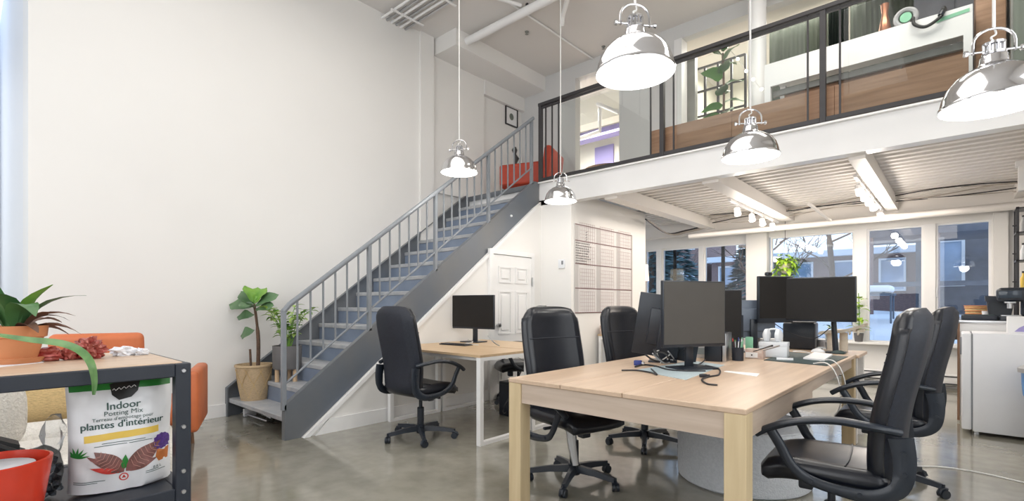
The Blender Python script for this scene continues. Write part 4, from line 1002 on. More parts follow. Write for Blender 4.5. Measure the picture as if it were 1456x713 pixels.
bm = nb(); box(bm, 0.004, -0.015, -0.03, 0.009, 0.015, 0.03, bev=0.002); obj('rocker', bm, 'trim', t)
t = thing('side_desk', 'small white framed desk with wood top standing below the calendar', 'desk', (XB+0.03, 6.0, 0))
bm = nb(); box(bm, 0, 0, 0.735, 0.55, 1.3, 0.76, bev=0.002, seg=1); obj('desktop', bm, 'desktop', t)
for xx in (0.01, 0.50):
    for yy in (0.01, 1.25):
        bm = nb(); box(bm, xx, yy, 0, xx+0.04, yy+0.04, 0.735); obj('leg', bm, 'whitem', t)
bm = nb(); box(bm, 0.05, 0.01, 0.69, 0.50, 0.05, 0.735); box(bm, 0.50, 0.05, 0.69, 0.54, 1.25, 0.735); obj('apron', bm, 'whitem', t)
bm = nb(); box(bm, 0.02, 0.05, 0.1, 0.04, 1.25, 0.69); obj('back_panel', bm, 'whitep', t)
t = thing('desk_riser', 'low pinkish wooden riser on the desk below the calendar', 'box', (XB+0.05, 6.02, 0.76))
bm = nb(); box(bm, 0, 0, 0, 0.28, 0.5, 0.12, bev=0.003); obj('riser_box', bm, 'pinkbox', t)
bm = nb(); box(bm, 0.281, 0.02, 0.02, 0.288, 0.48, 0.1); obj('riser_front', bm, 'planter', t)
t = thing('pen_holder', 'black and white pen holder on the wooden riser below the calendar', 'pencil cup', (XB+0.2, 6.15, 0.88))
bm = nb(); box(bm, -0.05, -0.05, 0, 0.05, 0.05, 0.07, bev=0.01); obj('holder', bm, 'plastic', t)
bm = nb(); box(bm, 0.045, -0.03, 0.0, 0.054, 0.05, 0.045, bev=0.003); obj('white_label', bm, 'paper', t)
bm = nb()
for k in range(4): tube(bm, [(0.01*k-0.02, 0.01*k-0.02, 0.05), (0.02*k-0.04, 0.02*k-0.03, 0.14)], 0.004, 6)
obj('pencils', bm, 'boardline', t)
t = thing('copper_dish', 'copper and white dish on the desk below the calendar', 'dish', (XB+0.35, 6.35, 0.76))
bm = nb(); lathe(bm, [(0, 0), (0.06, 0), (0.09, 0.04), (0.085, 0.04), (0.055, 0.006), (0, 0.006)], n=22); obj('bowl', bm, 'copper', t)
bm = nb(); lathe(bm, [(0, 0.05), (0.10, 0.05), (0.10, 0.065), (0, 0.065)], n=22); obj('plate', bm, 'whitep', t)
t = thing('drum_shade_lamp', 'lit drum shade lamp glimpsed beyond the calendar wall edge', 'lamp', (-4.42, 8.55, 1.62))
bm = nb(); lathe(bm, [(0.15, 0), (0.13, 0.30), (0.128, 0.30), (0.148, 0)], n=24); obj('shade', bm, 'warmshade', t)
bm = nb(); cyl(bm, (0, 0, 0.3), (0, 0, 1.07), 0.005, 6); cyl(bm, (-0.13, 0, 0.29), (0.13, 0, 0.29), 0.003, 6); obj('cord', bm, 'cable', t)

# ================================================================== PICTURE, UPSTAIRS
p = at_x(731, 168, XL-0.06)
t = thing('picture_frame', 'small black framed picture on the wall above the landing', 'picture', (XL-0.069, 6.47, 4.30))
bm = nb()
for b_ in ((-0.16, 0, 0.16, 0.02), (-0.16, 0.31, 0.16, 0.33), (-0.16, 0.02, -0.14, 0.31), (0.14, 0.02, 0.16, 0.31)): box(bm, 0, b_[0], b_[1], 0.02, b_[2], b_[3])
obj('frame', bm, 'blackm', t)
bm = nb(); box(bm, 0.001, -0.14, 0.02, 0.006, 0.14, 0.31); obj('mount', bm, 'paper', t)
bm = nb(); lathe(bm, [(0, 0), (0.06, 0), (0.06, 0.002), (0, 0.002)], n=16)
for v in bm.verts: v.co = Vector((0.0065+v.co.z, v.co.x*0.9, 0.165+v.co.y))
obj('print', bm, 'curtain', t)
# red armchair on the landing
t = thing('red_armchair', 'red-orange armchair standing on the landing at the top of the stairs', 'armchair', (-5.02, 5.98, ZD+0.005), R(-70))
bm = nb(); box(bm, -0.36, -0.34, 0.10, 0.36, 0.32, 0.32, bev=0.05, seg=3); obj('seat', bm, 'redsofa', t)
bm = nb(); mx = Matrix.Translation((0, 0.36, 0.14)) @ Matrix.Rotation(R(-8), 4, 'X'); box(bm, -0.36, -0.06, 0, 0.36, 0.06, 0.55, bev=0.05, seg=3, mtx=mx); obj('backrest', bm, 'redsofa', t)
for q in (-1, 1):
    bm = nb(); box(bm, q*0.38-0.04, -0.32, 0.12, q*0.38+0.04, 0.34, 0.44, bev=0.035, seg=3); obj('armrest', bm, 'redsofa', t)
for qx in (-0.34, 0.34):
    for qy in (-0.32, 0.3):
        bm = nb(); cyl(bm, (qx, qy, 0.0), (qx, qy, 0.16), 0.015, 10, 0.02); obj('leg', bm, 'brown', t)
t = thing('black_statuette', 'thin black figurine standing behind the red armchair on the landing', 'figurine', (-5.58, 6.30, ZD+0.0))
bm = nb(); tube(bm, [(0, 0, 0), (0, 0, 0.03), (0, 0, 0.04)], [0.09, 0.09, 0.02], 16); cyl(bm, (0, 0, 0.03), (0, 0, 0.95), 0.01, 8); obj('stand', bm, 'blackm', t)
bm = nb(); tube(bm, [(0, 0, 0.72), (0.02, 0.02, 0.80), (0, 0, 0.87), (-0.02, 0.01, 0.95), (0, 0, 1.0)], [0.03, 0.045, 0.02, 0.05, 0.02], 10); obj('figure', bm, 'blackm', t)

# wooden planter along the railing and the white workbench behind it
t = thing('wooden_planter', 'long low oak-clad planter box behind the mezzanine railing', 'planter', (-2.72, 5.50, ZD))
for k in range(3):
    bm = nb(); x0 = k*0.93; box(bm, x0+0.001, 0, 0, x0+0.929, 0.018, 0.39, bev=0.002, seg=1); obj('front_panel', bm, 'planter', t)
bm = nb(); box(bm, 0, 0.018, 0, 0.018, 0.28, 0.39); box(bm, 2.772, 0.018, 0, 2.79, 0.28, 0.39); obj('end_panel', bm, 'planter', t)
bm = nb(); box(bm, 0.018, 0.26, 0, 2.77, 0.28, 0.39); obj('rear_panel', bm, 'planter', t)
bm = nb(); box(bm, 0.018, 0.018, 0.3, 2.77, 0.26, 0.34); obj('soil', bm, 'soil', t)
t = thing('white_workbench', 'white workbench with deep apron behind the oak planter upstairs', 'workbench', (-1.56, 5.85, ZD))
bm = nb(); box(bm, 0, 0, 0.68, 1.66, 0.03, 0.93); box(bm, 0, 0.03, 0.90, 1.66, 0.7, 0.93); obj('top', bm, 'trim', t)
for qx in (0.0, 1.60):
    bm = nb(); box(bm, qx, 0.0, 0, qx+0.06, 0.06, 0.68); box(bm, qx, 0.64, 0, qx+0.06, 0.70, 0.90); obj('leg', bm, 'trim', t)
bm = nb(); box(bm, 0.06, 0.10, 0.60, 1.6, 0.14, 0.66); obj('rear_rail', bm, 'greyfab', t)
t = thing('oak_panel', 'tall oak boards stored upright under the white workbench', 'panel', (-1.4, 6.0, ZD))
for k in range(3):
    bm = nb(); box(bm, k*0.5, 0.03*k, 0, k*0.5+0.495, 0.03*k+0.02, 0.66, bev=0.002, seg=1); obj('board', bm, 'planter', t)
# column
bm = nb(); tube(bm, [(-1.80, 6.45, ZD), (-1.80, 6.45, ZC)], 0.10, 24); box(bm, -1.95, 6.30, ZC-0.12, -1.65, 6.60, ZC); struct('trim_14', bm, 'trim')
# glazed partition
t = thing('glazed_partition', 'dark framed glazed partition behind the upstairs plant', 'partition', (-3.1, 7.6, ZD))
x0 = at_y(985, 100, 7.6).x+3.1; x1 = at_y(1060, 100, 7.6).x+3.1; n_ = 4
for k in range(n_+1):
    xx = x0+(x1-x0)*k/n_; bm = nb(); box(bm, xx-0.014, -0.02, 0, xx+0.014, 0.02, 1.95); obj('mullion', bm, 'blackm', t)
for zz in (0.45, 0.83, 1.21, 1.59, 1.95):
    bm = nb(); box(bm, x0, -0.016, zz-0.012, x1, 0.016, zz+0.012); obj('glazing_bar', bm, 'blackm', t)
bm = nb(); box(bm, x0, -0.004, 0, x1, 0.004, 1.95); obj('glass_sheet', bm, 'railglass', t)
# curtains, bike and cabinet upstairs
def curtain(label, xa, xb, y, z0, z1, m, group):
    bm = nb(); n = 40; pr_ = []
    for i in range(n+1):
        s = i/n; pr_.append((xa+(xb-xa)*s, y+0.03*math.sin(s*PI*14)))
    A = [bm.verts.new((p[0], p[1], z0)) for p in pr_]; B = [bm.verts.new((p[0], p[1], z1)) for p in pr_]
    for i in range(n): bm.faces.new((A[i], A[i+1], B[i+1], B[i]))
    bmesh.ops.solidify(bm, geom=bm.faces[:], thickness=0.006)
    o = obj('curtain', bm, m, angle=80); return tag(o, label, 'curtain', group)
curtain('grey-green curtain hanging behind the left of the white workbench', -1.95, -1.25, 7.55, ZD+0.05, 5.0, 'curtain', 'upstairs curtains')
curtain('dark green curtain hanging behind the middle of the white workbench', -1.24, -1.02, 7.5, ZD+0.05, 5.0, 'curtaindark', 'upstairs curtains')
curtain('second grey-green curtain behind the middle of the white workbench', -1.01, -0.35, 7.55, ZD+0.05, 5.0, 'curtain', 'upstairs curtains')
t = thing('black_cabinet', 'dark cabinet standing behind the right of the white workbench', 'cabinet', (-0.34, 6.75, ZD))
bm = nb(); box(bm, 0, 0, 0, 0.66, 0.5, 2.0); obj('body', bm, 'slate', t)
for q in (0.02, 0.34):
    bm = nb(); box(bm, q, -0.015, 0.05, q+0.30, 0, 1.95, bev=0.003); d_ = obj('door', bm, 'slate', t)
    bm = nb(); box(bm, q+0.27, -0.03, 0.9, q+0.285, -0.015, 1.1); obj('handle', bm, 'steel', d_)
t = thing('tape_roll', 'grey rimmed wheel with green centre resting on the white workbench', 'wheel', (-0.36, 5.95, ZD+0.93))
bm = nb(); tube(bm, [(0.075*math.cos(a), 0, 0.098+0.075*math.sin(a)) for a in [2*PI*i/24 for i in range(24)]], 0.022, 8, closed=True); obj('rim', bm, 'greyrim', t)
bm = nb(); cyl(bm, (0, -0.01, 0.098), (0, 0.01, 0.098), 0.045, 18); obj('hub', bm, 'teal', t)
t = thing('headlock_loop', 'black rubber loop hanging over the front of the white workbench', 'hose', (-0.20, 5.83, ZD+0.93))
bm = nb(); tube(bm, smooth_path([(-0.12, 0.10, 0.02), (-0.10, 0.0, 0.02), (-0.09, -0.02, -0.05), (-0.01, -0.02, -0.10), (0.09, -0.02, -0.05), (0.11, 0.0, 0.03), (0.12, 0.1, 0.05)], 6), 0.014, 10); obj('loop', bm, 'rubber', t)
bm = nb(); cyl(bm, (0.09, -0.02, -0.04), (0.105, -0.005, 0.0), 0.022, 10); obj('clip', bm, 'plastic', t)
t = thing('brass_vase', 'golden brown vase standing beside the grey wheel on the workbench', 'vase', (-0.52, 5.98, ZD+0.93))
bm = nb(); lathe(bm, [(0, 0), (0.04, 0), (0.05, 0.05), (0.04, 0.12), (0.025, 0.2), (0.035, 0.3), (0.03, 0.3), (0.02, 0.2), (0, 0.19)], n=18); obj('body', bm, 'copper', t)
t = thing('green_strip', 'green printed band across the right end of the workbench front', 'sticker', (-0.14, 5.848, ZD+0.85))
bm = nb(); prism(bm, [(0.0, 0.0), (0.22, 0.02), (0.22, 0.05), (0.0, 0.035)], -0.002, 0.0, 'y'); obj('band', bm, 'teal', t)
t = thing('tall_wood_cabinet', 'tall brown wooden cabinet at the right end upstairs', 'cabinet', (0.12, 6.1, ZD))
bm = nb(); box(bm, 0, 0, 0, 0.20, 0.5, 1.9); obj('side_panel', bm, 'brown', t)
bm = nb(); box(bm, 0.005, -0.012, 0.05, 0.195, 0, 1.85, bev=0.003); dd = obj('door', bm, 'planter', t)
bm = nb(); tube(bm, smooth_path([(0.03, -0.02, 1.5), (0.09, -0.05, 1.25), (0.16, -0.03, 1.05)], 6), 0.014, 8); obj('strap', bm, 'greyrim', dd)
t = thing('grey_locker', 'grey metal locker beside the brown cabinet upstairs', 'locker', (0.34, 6.0, ZD))
bm = nb(); box(bm, 0, 0, 0, 0.5, 0.5, 1.55, bev=0.004); obj('body', bm, 'greyfab', t)
bm = nb(); box(bm, 0.015, -0.012, 0.03, 0.485, 0, 1.52, bev=0.004); dd = obj('door', bm, 'curtain', t)
bm = nb(); cyl(bm, (0.08, -0.02, 1.0), (0.20, -0.02, 1.22), 0.007, 8); obj('handle', bm, 'steel', dd)
# upstairs room behind first opening
t = thing('upstairs_table', 'brown wooden table in the bright room behind the first upstairs opening', 'table', (-4.55, 7.6, ZD))
bm = nb(); lathe(bm, [(0, 0.60), (0.28, 0.60), (0.42, 0.66), (0.42, 0.69), (0, 0.69)], n=26); obj('tabletop', bm, 'brown', t)
for q in (-0.2, 0.2):
    bm = nb(); box(bm, q-0.03, -0.03, 0, q+0.03, 0.03, 0.6); obj('leg', bm, 'brown', t)
o_ = at_y(820, 203, 7.4)
pipe('upstairs_pipe', 'white pipe bending down in the bright room behind the first opening', [at_y(800, 205, 7.5), at_y(853, 187, 7.5), at_y(853, 152, 7.5), at_y(850, 148, 7.5), at_y(880, 160, 7.2), at_y(905, 150, 7.2), Vector((at_y(905, 150, 7.2).x, 7.2, ZC))], 0.035, 'trim')

# ================================================================== PLANTS
def big_leaf_plant(t, c, n, r0, L, W, m, zlo, zhi, seed, bend=0.5, up=0.5):
    random.seed(seed)
    for k in range(n):
        s = k/max(1, n-1); a = k*2.4+random.uniform(-0.3, 0.3)
        z = zlo+(zhi-zlo)*s
        add_leaf(t, (c[0]+r0*math.cos(a), c[1]+r0*math.sin(a), z), a, up*(0.3+s)+random.uniform(-0.2, 0.2), L*random.choice((0.8, 1.0, 1.1)), W, m, bend, 0.12, random.uniform(-0.4, 0.4), 0.3)
# fiddle leaf fig on the lowest stair tread
t = thing('fiddle_leaf_fig', 'young fiddle-leaf fig in a woven basket on the lowest stair', 'potted plant', (-5.47, 2.065, 0.19))
bm = nb(); lathe(bm, [(0, 0), (0.125, 0), (0.145, 0.12), (0.172, 0.34), (0.185, 0.345), (0.182, 0.365), (0.165, 0.365), (0.16, 0.33), (0, 0.32)], n=30); ob = obj('basket', bm, 'basket', t)
bm = nb()
for q in range(8):
    a0 = q*PI/4
    for sg in (1, -1):
        tube(bm, [((0.128+0.052*i/8)*math.cos(a0+sg*i*0.11), (0.128+0.052*i/8)*math.sin(a0+sg*i*0.11), 0.03+0.30*i/8) for i in range(9)], 0.0028, 5)
obj('weave_pattern', bm, 'straw', ob)
bm = nb(); lathe(bm, [(0, 0.33), (0.16, 0.325)], n=20); obj('soil', bm, 'soil', t)
bm = nb(); tube(bm, smooth_path([(0.02, 0.03, 0.32), (0.03, 0.03, 0.6), (0.0, 0.02, 0.85), (-0.005, 0.0, 0.99)], 5), [0.02]*8+[0.014]*8, 8); obj('stem', bm, 'bark', t)
bm = nb(); tube(bm, [(-0.03, -0.02, 0.32), (-0.03, -0.03, 0.52)], 0.012, 8); obj('stub', bm, 'bark', t)
for (yaw, pit, z, L, W, b_, m_, rl) in ((-140, 8, 0.97, 0.30, 0.17, 0.35, 'leaffig', -0.9), (-150, 42, 0.99, 0.24, 0.17, 0.4, 'leaffig', -0.8), (-120, 68, 1.0, 0.21, 0.15, 0.3, 'leaflight', -0.6), (60, 62, 1.0, 0.20, 0.15, 0.3, 'leaflight', 0.7),
                                (40, 34, 0.97, 0.27, 0.16, 0.4, 'leaffig', 0.9), (20, 18, 0.93, 0.24, 0.15, 0.4, 'leaffig', 0.8), (-60, 15, 0.96, 0.20, 0.15, 0.5, 'leaffig', -0.2), (-135, -2, 0.88, 0.20, 0.13, 0.4, 'leaffig', -0.9),
                                (-140, -16, 0.72, 0.19, 0.14, 0.5, 'leaffig', -1.0), (140, 70, 1.0, 0.2, 0.15, 0.4, 'leaflight', 0.2)):
    add_leaf(t, (0, 0.005, z), R(yaw), R(pit), L, W, m_, b_, 0.06, rl, 0.3, 1.35)
# pothos in grey pot on wooden feet on second tread
t = thing('trailing_plant', 'bushy light green plant in a dark grey cylinder pot on the second stair', 'potted plant', (-5.20, 2.29, 0.38))
for q in range(3):
    a = q*2*PI/3+0.4; bm = nb(); cyl(bm, (0.10*math.cos(a), 0.10*math.sin(a), 0), (0.10*math.cos(a), 0.10*math.sin(a), 0.14), 0.022, 10); obj('foot', bm, 'desktop', t)
bm = nb(); lathe(bm, [(0, 0.13), (0.13, 0.13), (0.14, 0.145), (0.142, 0.37), (0.13, 0.37), (0.128, 0.34), (0, 0.34)], n=30); obj('pot', bm, 'greypot', t)
bm = nb(); lathe(bm, [(0, 0.345), (0.128, 0.342)], n=16); obj('soil', bm, 'soil', t)
random.seed(11)
for k in range(15):
    a = k*2.4; r_ = 0.10+0.15*random.random(); h_ = 0.35+random.uniform(0.05, 0.36)
    P0 = Vector((0.03*math.cos(a), 0.03*math.sin(a), 0.34)); P2 = Vector((r_*math.cos(a), r_*math.sin(a), h_+0.08)); P1 = (P0+P2)/2+Vector((0, 0, 0.10))
    st = smooth_path([P0, P1, P2], 4); bm = nb(); tube(bm, st, 0.004, 6); obj('stem', bm, 'leaflight', t)
    for i in range(2, len(st)):
        add_leaf(t, st[i], a+(i % 2-0.5)*2.2+random.uniform(-0.4, 0.4), random.uniform(-0.1, 0.7), 0.11, 0.058, 'leafpale' if i % 3 else 'leaflight', 0.7, 0.15)
# upstairs plant
t = thing('rubber_plant', 'tall rubber plant with round green leaves behind the upstairs glass', 'potted plant', (-2.10, 6.12, ZD))
bm = nb(); lathe(bm, [(0, 0), (0.15, 0), (0.18, 0.35), (0.165, 0.35), (0.16, 0.30), (0, 0.30)], n=24); obj('pot', bm, 'greypot', t)
bm = nb(); lathe(bm, [(0, 0.31), (0.16, 0.305)], n=16); obj('soil', bm, 'soil', t)
bm = nb(); tube(bm, smooth_path([(0, 0, 0.3), (0.02, 0, 0.8), (0, 0.02, 1.35)], 5), 0.014, 8); obj('stem', bm, 'bark', t)
for (yaw, pit, z, L, W) in ((200, 30, 1.05, 0.27, 0.19), (190, 0, 0.72, 0.26, 0.12), (205, 20, 0.55, 0.24, 0.13), (20, 20, 0.95, 0.24, 0.17), (-60, 30, 1.1, 0.22, 0.17), (60, 25, 1.2, 0.24, 0.16), (-20, 40, 1.25, 0.24, 0.16), (150, 50, 1.3, 0.22, 0.16), (10, 5, 0.75, 0.24, 0.16), (-80, 15, 0.85, 0.22, 0.16), (-45, 10, 0.6, 0.22, 0.15), (100, 20, 0.9, 0.22, 0.15), (30, 60, 1.36, 0.2, 0.14)):
    add_leaf(t, (0.01, 0, z), R(yaw), R(pit), L, W, 'leafup' if yaw > 180 else 'leaf', 0.5, 0.08, 0.5, 0.2, 0.6)
# string of little lamps beside it
t = thing('fairy_lights', 'string of tiny round white lights hanging before the white column upstairs', 'string lights', (-2.0, 6.2, 4.1))
o_ = Vector((-2.0, 6.2, 4.1)); pp = [at_y(u, v, 6.2)-o_ for u, v in ((1034, 66), (1049, 84), (1061, 101), (1071, 113), (1083, 127), (1095, 141))]
bm = nb(); tube(bm, smooth_path(pp, 4), 0.003, 5); obj('wire', bm, 'cablew', t)
for q in pp:
    bm = nb(); bmesh.ops.create_icosphere(bm, subdivisions=2, radius=0.018, matrix=Matrix.Translation(q)); obj('bulb', bm, 'bulb', t)
# hanging plant before the windows
t = thing('hanging_plant', 'bright green hanging plant in front of the windows left of the twin screens', 'hanging plant', (-2.07, 8.92, 1.78))
bm = nb(); lathe(bm, [(0, -0.10), (0.05, -0.09), (0.09, 0.0), (0.10, 0.05), (0.09, 0.05), (0, 0.03)], n=20); obj('pot', bm, 'sisal', t)
bm = nb()
for q in range(3): tube(bm, [(0.09*math.cos(q*2.1), 0.09*math.sin(q*2.1), 0.05), (0, 0, 0.5)], 0.002, 4)
cyl(bm, (0, 0, 0.5), (0, 0, 0.92), 0.004, 6); obj('hanger', bm, 'cable', t)
random.seed(5)
for k in range(110):
    a = random.uniform(0, 2*PI); rr = random.uniform(0.02, 0.15)
    add_leaf(t, (rr*math.cos(a), rr*math.sin(a), random.uniform(-0.16, 0.18)), a, random.uniform(-0.7, 0.7), random.choice((0.11, 0.14)), 0.07, 'leafwin', 0.9, 0.12)
t = thing('window_sill_plant', 'leafy light green plant by the window right of the twin screens', 'potted plant', (-1.12, 9.18, 0.61))
bm = nb(); lathe(bm, [(0, 0), (0.05, 0), (0.065, 0.13), (0.055, 0.13), (0, 0.10)], n=18); obj('pot', bm, 'greypot', t)
for k in range(36):
    a = random.uniform(0, 2*PI); z = random.uniform(0.15, 0.72); rr = 0.05
    add_leaf(t, (rr*math.cos(a), rr*math.sin(a)*0.5-0.03, z), a, random.uniform(-0.3, 0.7), random.choice((0.11, 0.13)), 0.075, 'leafwin', 0.7, 0.12)
bm = nb(); tube(bm, [(0, 0, 0.1), (0.01, -0.01, 0.4), (0, -0.02, 0.74)], 0.006, 6); obj('stem', bm, 'leafup', t)
t = placed('desk_plant', 'small dark green plant on the table behind the black arm pole', 'potted plant', 1180, 497.5)
bm = nb(); lathe(bm, [(0, 0), (0.03, 0), (0.04, 0.07), (0.03, 0.07), (0, 0.05)], n=14); obj('pot', bm, 'clear', t)
for k in range(9): add_leaf(t, (0, 0, 0.07+0.02*k), k*2.4, 0.5, 0.10, 0.035, 'leaf', 0.8, 0.12)

# ================================================================== RIGHT SIDE: FRIDGE, COUNTER
t = thing('mini_fridge', 'white under-counter fridge at the right edge of the room', 'fridge', (0.03, 6.12, 0))
bm = nb(); box(bm, 0.075, 0, 0.03, 0.58, 0.54, 0.92, bev=0.008); obj('body', bm, 'fridge', t)
bm = nb(); box(bm, 0.0, 0.0, 0.04, 0.066, 0.54, 0.915, bev=0.012, seg=3); dr = obj('door', bm, 'fridge', t)
bm = nb(); box(bm, -0.012, 0.01, 0.72, 0.002, 0.03, 0.88, bev=0.003); obj('handle', bm, 'greybin', dr)
bm = nb(); box(bm, 0.064, 0.008, 0.05, 0.077, 0.532, 0.91); obj('gasket', bm, 'greybin', t)
bm = nb()
for q in (0.10, 0.54):
    for w_ in (0.05, 0.48): cyl(bm, (q, w_, 0), (q, w_, 0.035), 0.018, 10)
obj('foot', bm, 'whitep', t)
t = thing('kitchen_counter', 'white kitchen counter with a grey top behind the fridge', 'counter', (0.0, 6.70, 0))
bm = nb(); box(bm, 0.02, 0.0, 0.06, 0.62, 1.75, 0.99); obj('carcass', bm, 'trim', t)
bm = nb(); box(bm, 0.0, -0.02, 0.99, 0.66, 1.78, 1.02, bev=0.003); obj('worktop', bm, 'steel', t)
bm = nb(); box(bm, 0.0, -0.018, 0.02, 0.02, 0.0, 0.99); obj('end_trim', bm, 'brown', t)
for q in range(3):
    bm = nb(); box(bm, 0.0, 0.02+q*0.58, 0.10, 0.018, 0.57+q*0.58, 0.96, bev=0.003); d_ = obj('door', bm, 'trim', t)
    bm = nb(); box(bm, -0.02, 0.05+q*0.58, 0.82, 0.0, 0.065+q*0.58, 0.92, bev=0.003); obj('handle', bm, 'blackm', d_)
CT = 1.02
def pc(u, y): return at_y(u, 440, y).x
x_ = pc(1389, 7.1)
t = thing('wicker_basket', 'orange woven basket at the back of the kitchen counter', 'basket', (x_+0.02, 7.35, CT))
bm = nb(); lathe(bm, [(0, 0), (0.09, 0), (0.10, 0.02), (0.115, 0.14), (0.105, 0.145), (0.10, 0.02), (0, 0.012)], n=26); obj('basket_body', bm, 'straw', t)
for zz in (0.03, 0.06, 0.09, 0.12, 0.142):
    bm = nb(); rr = 0.10+zz*0.11; tube(bm, [(rr*math.cos(a), rr*math.sin(a), zz) for a in [2*PI*i/26 for i in range(26)]], 0.006, 6, closed=True); obj('woven_band', bm, 'terra', t)
t = thing('serving_tray', 'low dark tray on the front of the kitchen counter', 'tray', (0.19, 6.86, CT))
bm = nb(); box(bm, -0.16, -0.10, 0, 0.10, 0.12, 0.05, bev=0.008); obj('tray_body', bm, 'cartm', t)
bm = nb(); box(bm, -0.14, -0.08, 0.05, 0.08, 0.10, 0.056); obj('liner', bm, 'matgreen', t)
t = thing('black_tote', 'open black bag standing on the kitchen counter', 'bag', (pc(1418, 6.95), 6.98, CT))
bm = nb(); prism(bm, [(-0.06, 0), (0.09, 0), (0.12, 0.20), (-0.08, 0.22)], -0.07, 0.07, 'y'); bmesh.ops.bevel(bm, geom=bm.edges[:], offset=0.01, segments=2, affect='EDGES'); obj('bag_body', bm, 'plastic', t)
bm = nb(); prism(bm, [(-0.088, 0.19), (0.124, 0.17), (0.13, 0.235), (-0.09, 0.245)], -0.078, 0.078, 'y'); obj('flap', bm, 'cartm', t)
t = thing('white_cup', 'small white cup between the basket and the black bag', 'cup', (pc(1403, 7.0), 7.12, CT))
bm = nb(); lathe(bm, [(0, 0), (0.025, 0), (0.035, 0.09), (0.031, 0.09), (0.022, 0.008), (0, 0.008)], n=18); obj('cup_body', bm, 'whitep', t)
bm = nb(); tube(bm, [(0.03+0.02*math.sin(a), 0, 0.045+0.022*math.cos(a)) for a in [PI*i/8 for i in range(9)]], 0.004, 6); obj('cup_handle', bm, 'whitep', t)
t = thing('coffee_machine', 'glossy black coffee machine at the right edge of the counter', 'coffee machine', (pc(1452, 6.5), 6.76, CT), R(0))
bm = nb(); box(bm, -0.13, -0.05, 0, 0.22, 0.16, 0.045, bev=0.012); box(bm, 0.02, -0.02, 0.04, 0.22, 0.16, 0.30, bev=0.03, seg=3); box(bm, -0.15, -0.06, 0.185, 0.22, 0.15, 0.32, bev=0.035, seg=4); obj('body', bm, 'plastic', t)
bm = nb(); box(bm, -0.14, -0.066, 0.22, 0.02, -0.058, 0.29, bev=0.003); obj('front_panel', bm, 'darkglass', t)
bm = nb(); box(bm, -0.10, -0.07, 0.17, -0.02, 0.02, 0.185, bev=0.004); cyl(bm, (-0.06, -0.03, 0.12), (-0.06, -0.03, 0.17), 0.022, 12); obj('spout', bm, 'steel', t)
bm = nb(); box(bm, -0.12, -0.04, 0.045, 0.01, 0.12, 0.055, bev=0.002); obj('drip_tray', bm, 'steel', t)
t = thing('card_box', 'white box with a purple picture standing on the fridge', 'box', (pc(1449, 6.3), 6.3, 0.92))
bm = nb(); box(bm, -0.075, 0, 0, 0.16, 0.08, 0.15, bev=0.003); obj('carton', bm, 'paper', t)
bm = nb(); prism(bm, [(-0.03, 0.015), (0.15, 0.015), (0.15, 0.11), (0.06, 0.09), (0.0, 0.05)], -0.002, 0.0, 'y'); obj('picture_print', bm, 'purple', t)
t = thing('waste_bin', 'grey waste bin with a blue liner in front of the fridge', 'bin', (0.55, 5.86, 0))
bm = nb(); lathe(bm, [(0, 0.02), (0.125, 0.02), (0.145, 0.60), (0.0, 0.60)], n=26); obj('bin_body', bm, 'greybin', t)
bm = nb(); lathe(bm, [(0.149, 0.44), (0.155, 0.52), (0.158, 0.62), (0.15, 0.63), (0.146, 0.60), (0.146, 0.45)], n=26)
for v in bm.verts: v.co.z += 0.02*math.sin(math.atan2(v.co.y, v.co.x)*9) if v.co.z < 0.5 else 0
obj('bin_liner', bm, 'binbag', t)
bm = nb(); lathe(bm, [(0.13, 0.62), (0.178, 0.62), (0.18, 0.655), (0.16, 0.67), (0, 0.68)], n=26); obj('lid', bm, 'greyrim', t)
# black shelf
t = thing('black_shelf_unit', 'black metal shelf rack on the counter at the far right', 'shelf', (0.48, 7.55, CT))
for qx in (0.0, 0.55):
    for qy in (0.0, 0.28):
        bm = nb(); box(bm, qx-0.012, qy-0.012, 0, qx+0.012, qy+0.012, 1.20); obj('upright', bm, 'blackm', t)
for zz in (0.02, 0.32, 0.62, 0.92, 1.18):
    bm = nb(); box(bm, -0.012, -0.012, zz, 0.562, 0.292, zz+0.014); obj('shelf_board', bm, 'blackm', t)
bm = nb()
for zz in (0.4, 0.7, 1.0): cyl(bm, (-0.04, -0.012, zz), (-0.012, -0.012, zz), 0.007, 6)
obj('hook', bm, 'blackm', t)
for k, (zz, m_, lb) in enumerate(((0.336, 'inkyellow', 'yellow tin on the second shelf of the black rack'), (0.636, 'whitep', 'white bottle on the third shelf of the black rack'), (0.934, 'greyrim', 'grey bottle on the top shelf of the black rack'))):
    s = thing('shelf_bottle', lb, 'bottle', (0.53, 7.62, CT+zz))
    bm = nb(); lathe(bm, [(0, 0), (0.025, 0), (0.027, 0.1), (0.015, 0.13), (0.012, 0.16), (0, 0.16)], n=16); obj('bottle_body', bm, m_, s)
    bm = nb(); lathe(bm, [(0, 0.16), (0.014, 0.16), (0.014, 0.18), (0, 0.18)], n=12); obj('cap', bm, 'blackm', s)
bm = nb(); box(bm, 0.47, 7.3, 2.35, 0.53, 7.36, 2.60); box(bm, 0.45, 7.29, 2.601, 0.9, 7.37, 2.66); o = tag(obj('shelf_bracket', bm, 'trim'), 'white angled bracket fixed under the deck at the far right', 'bracket')

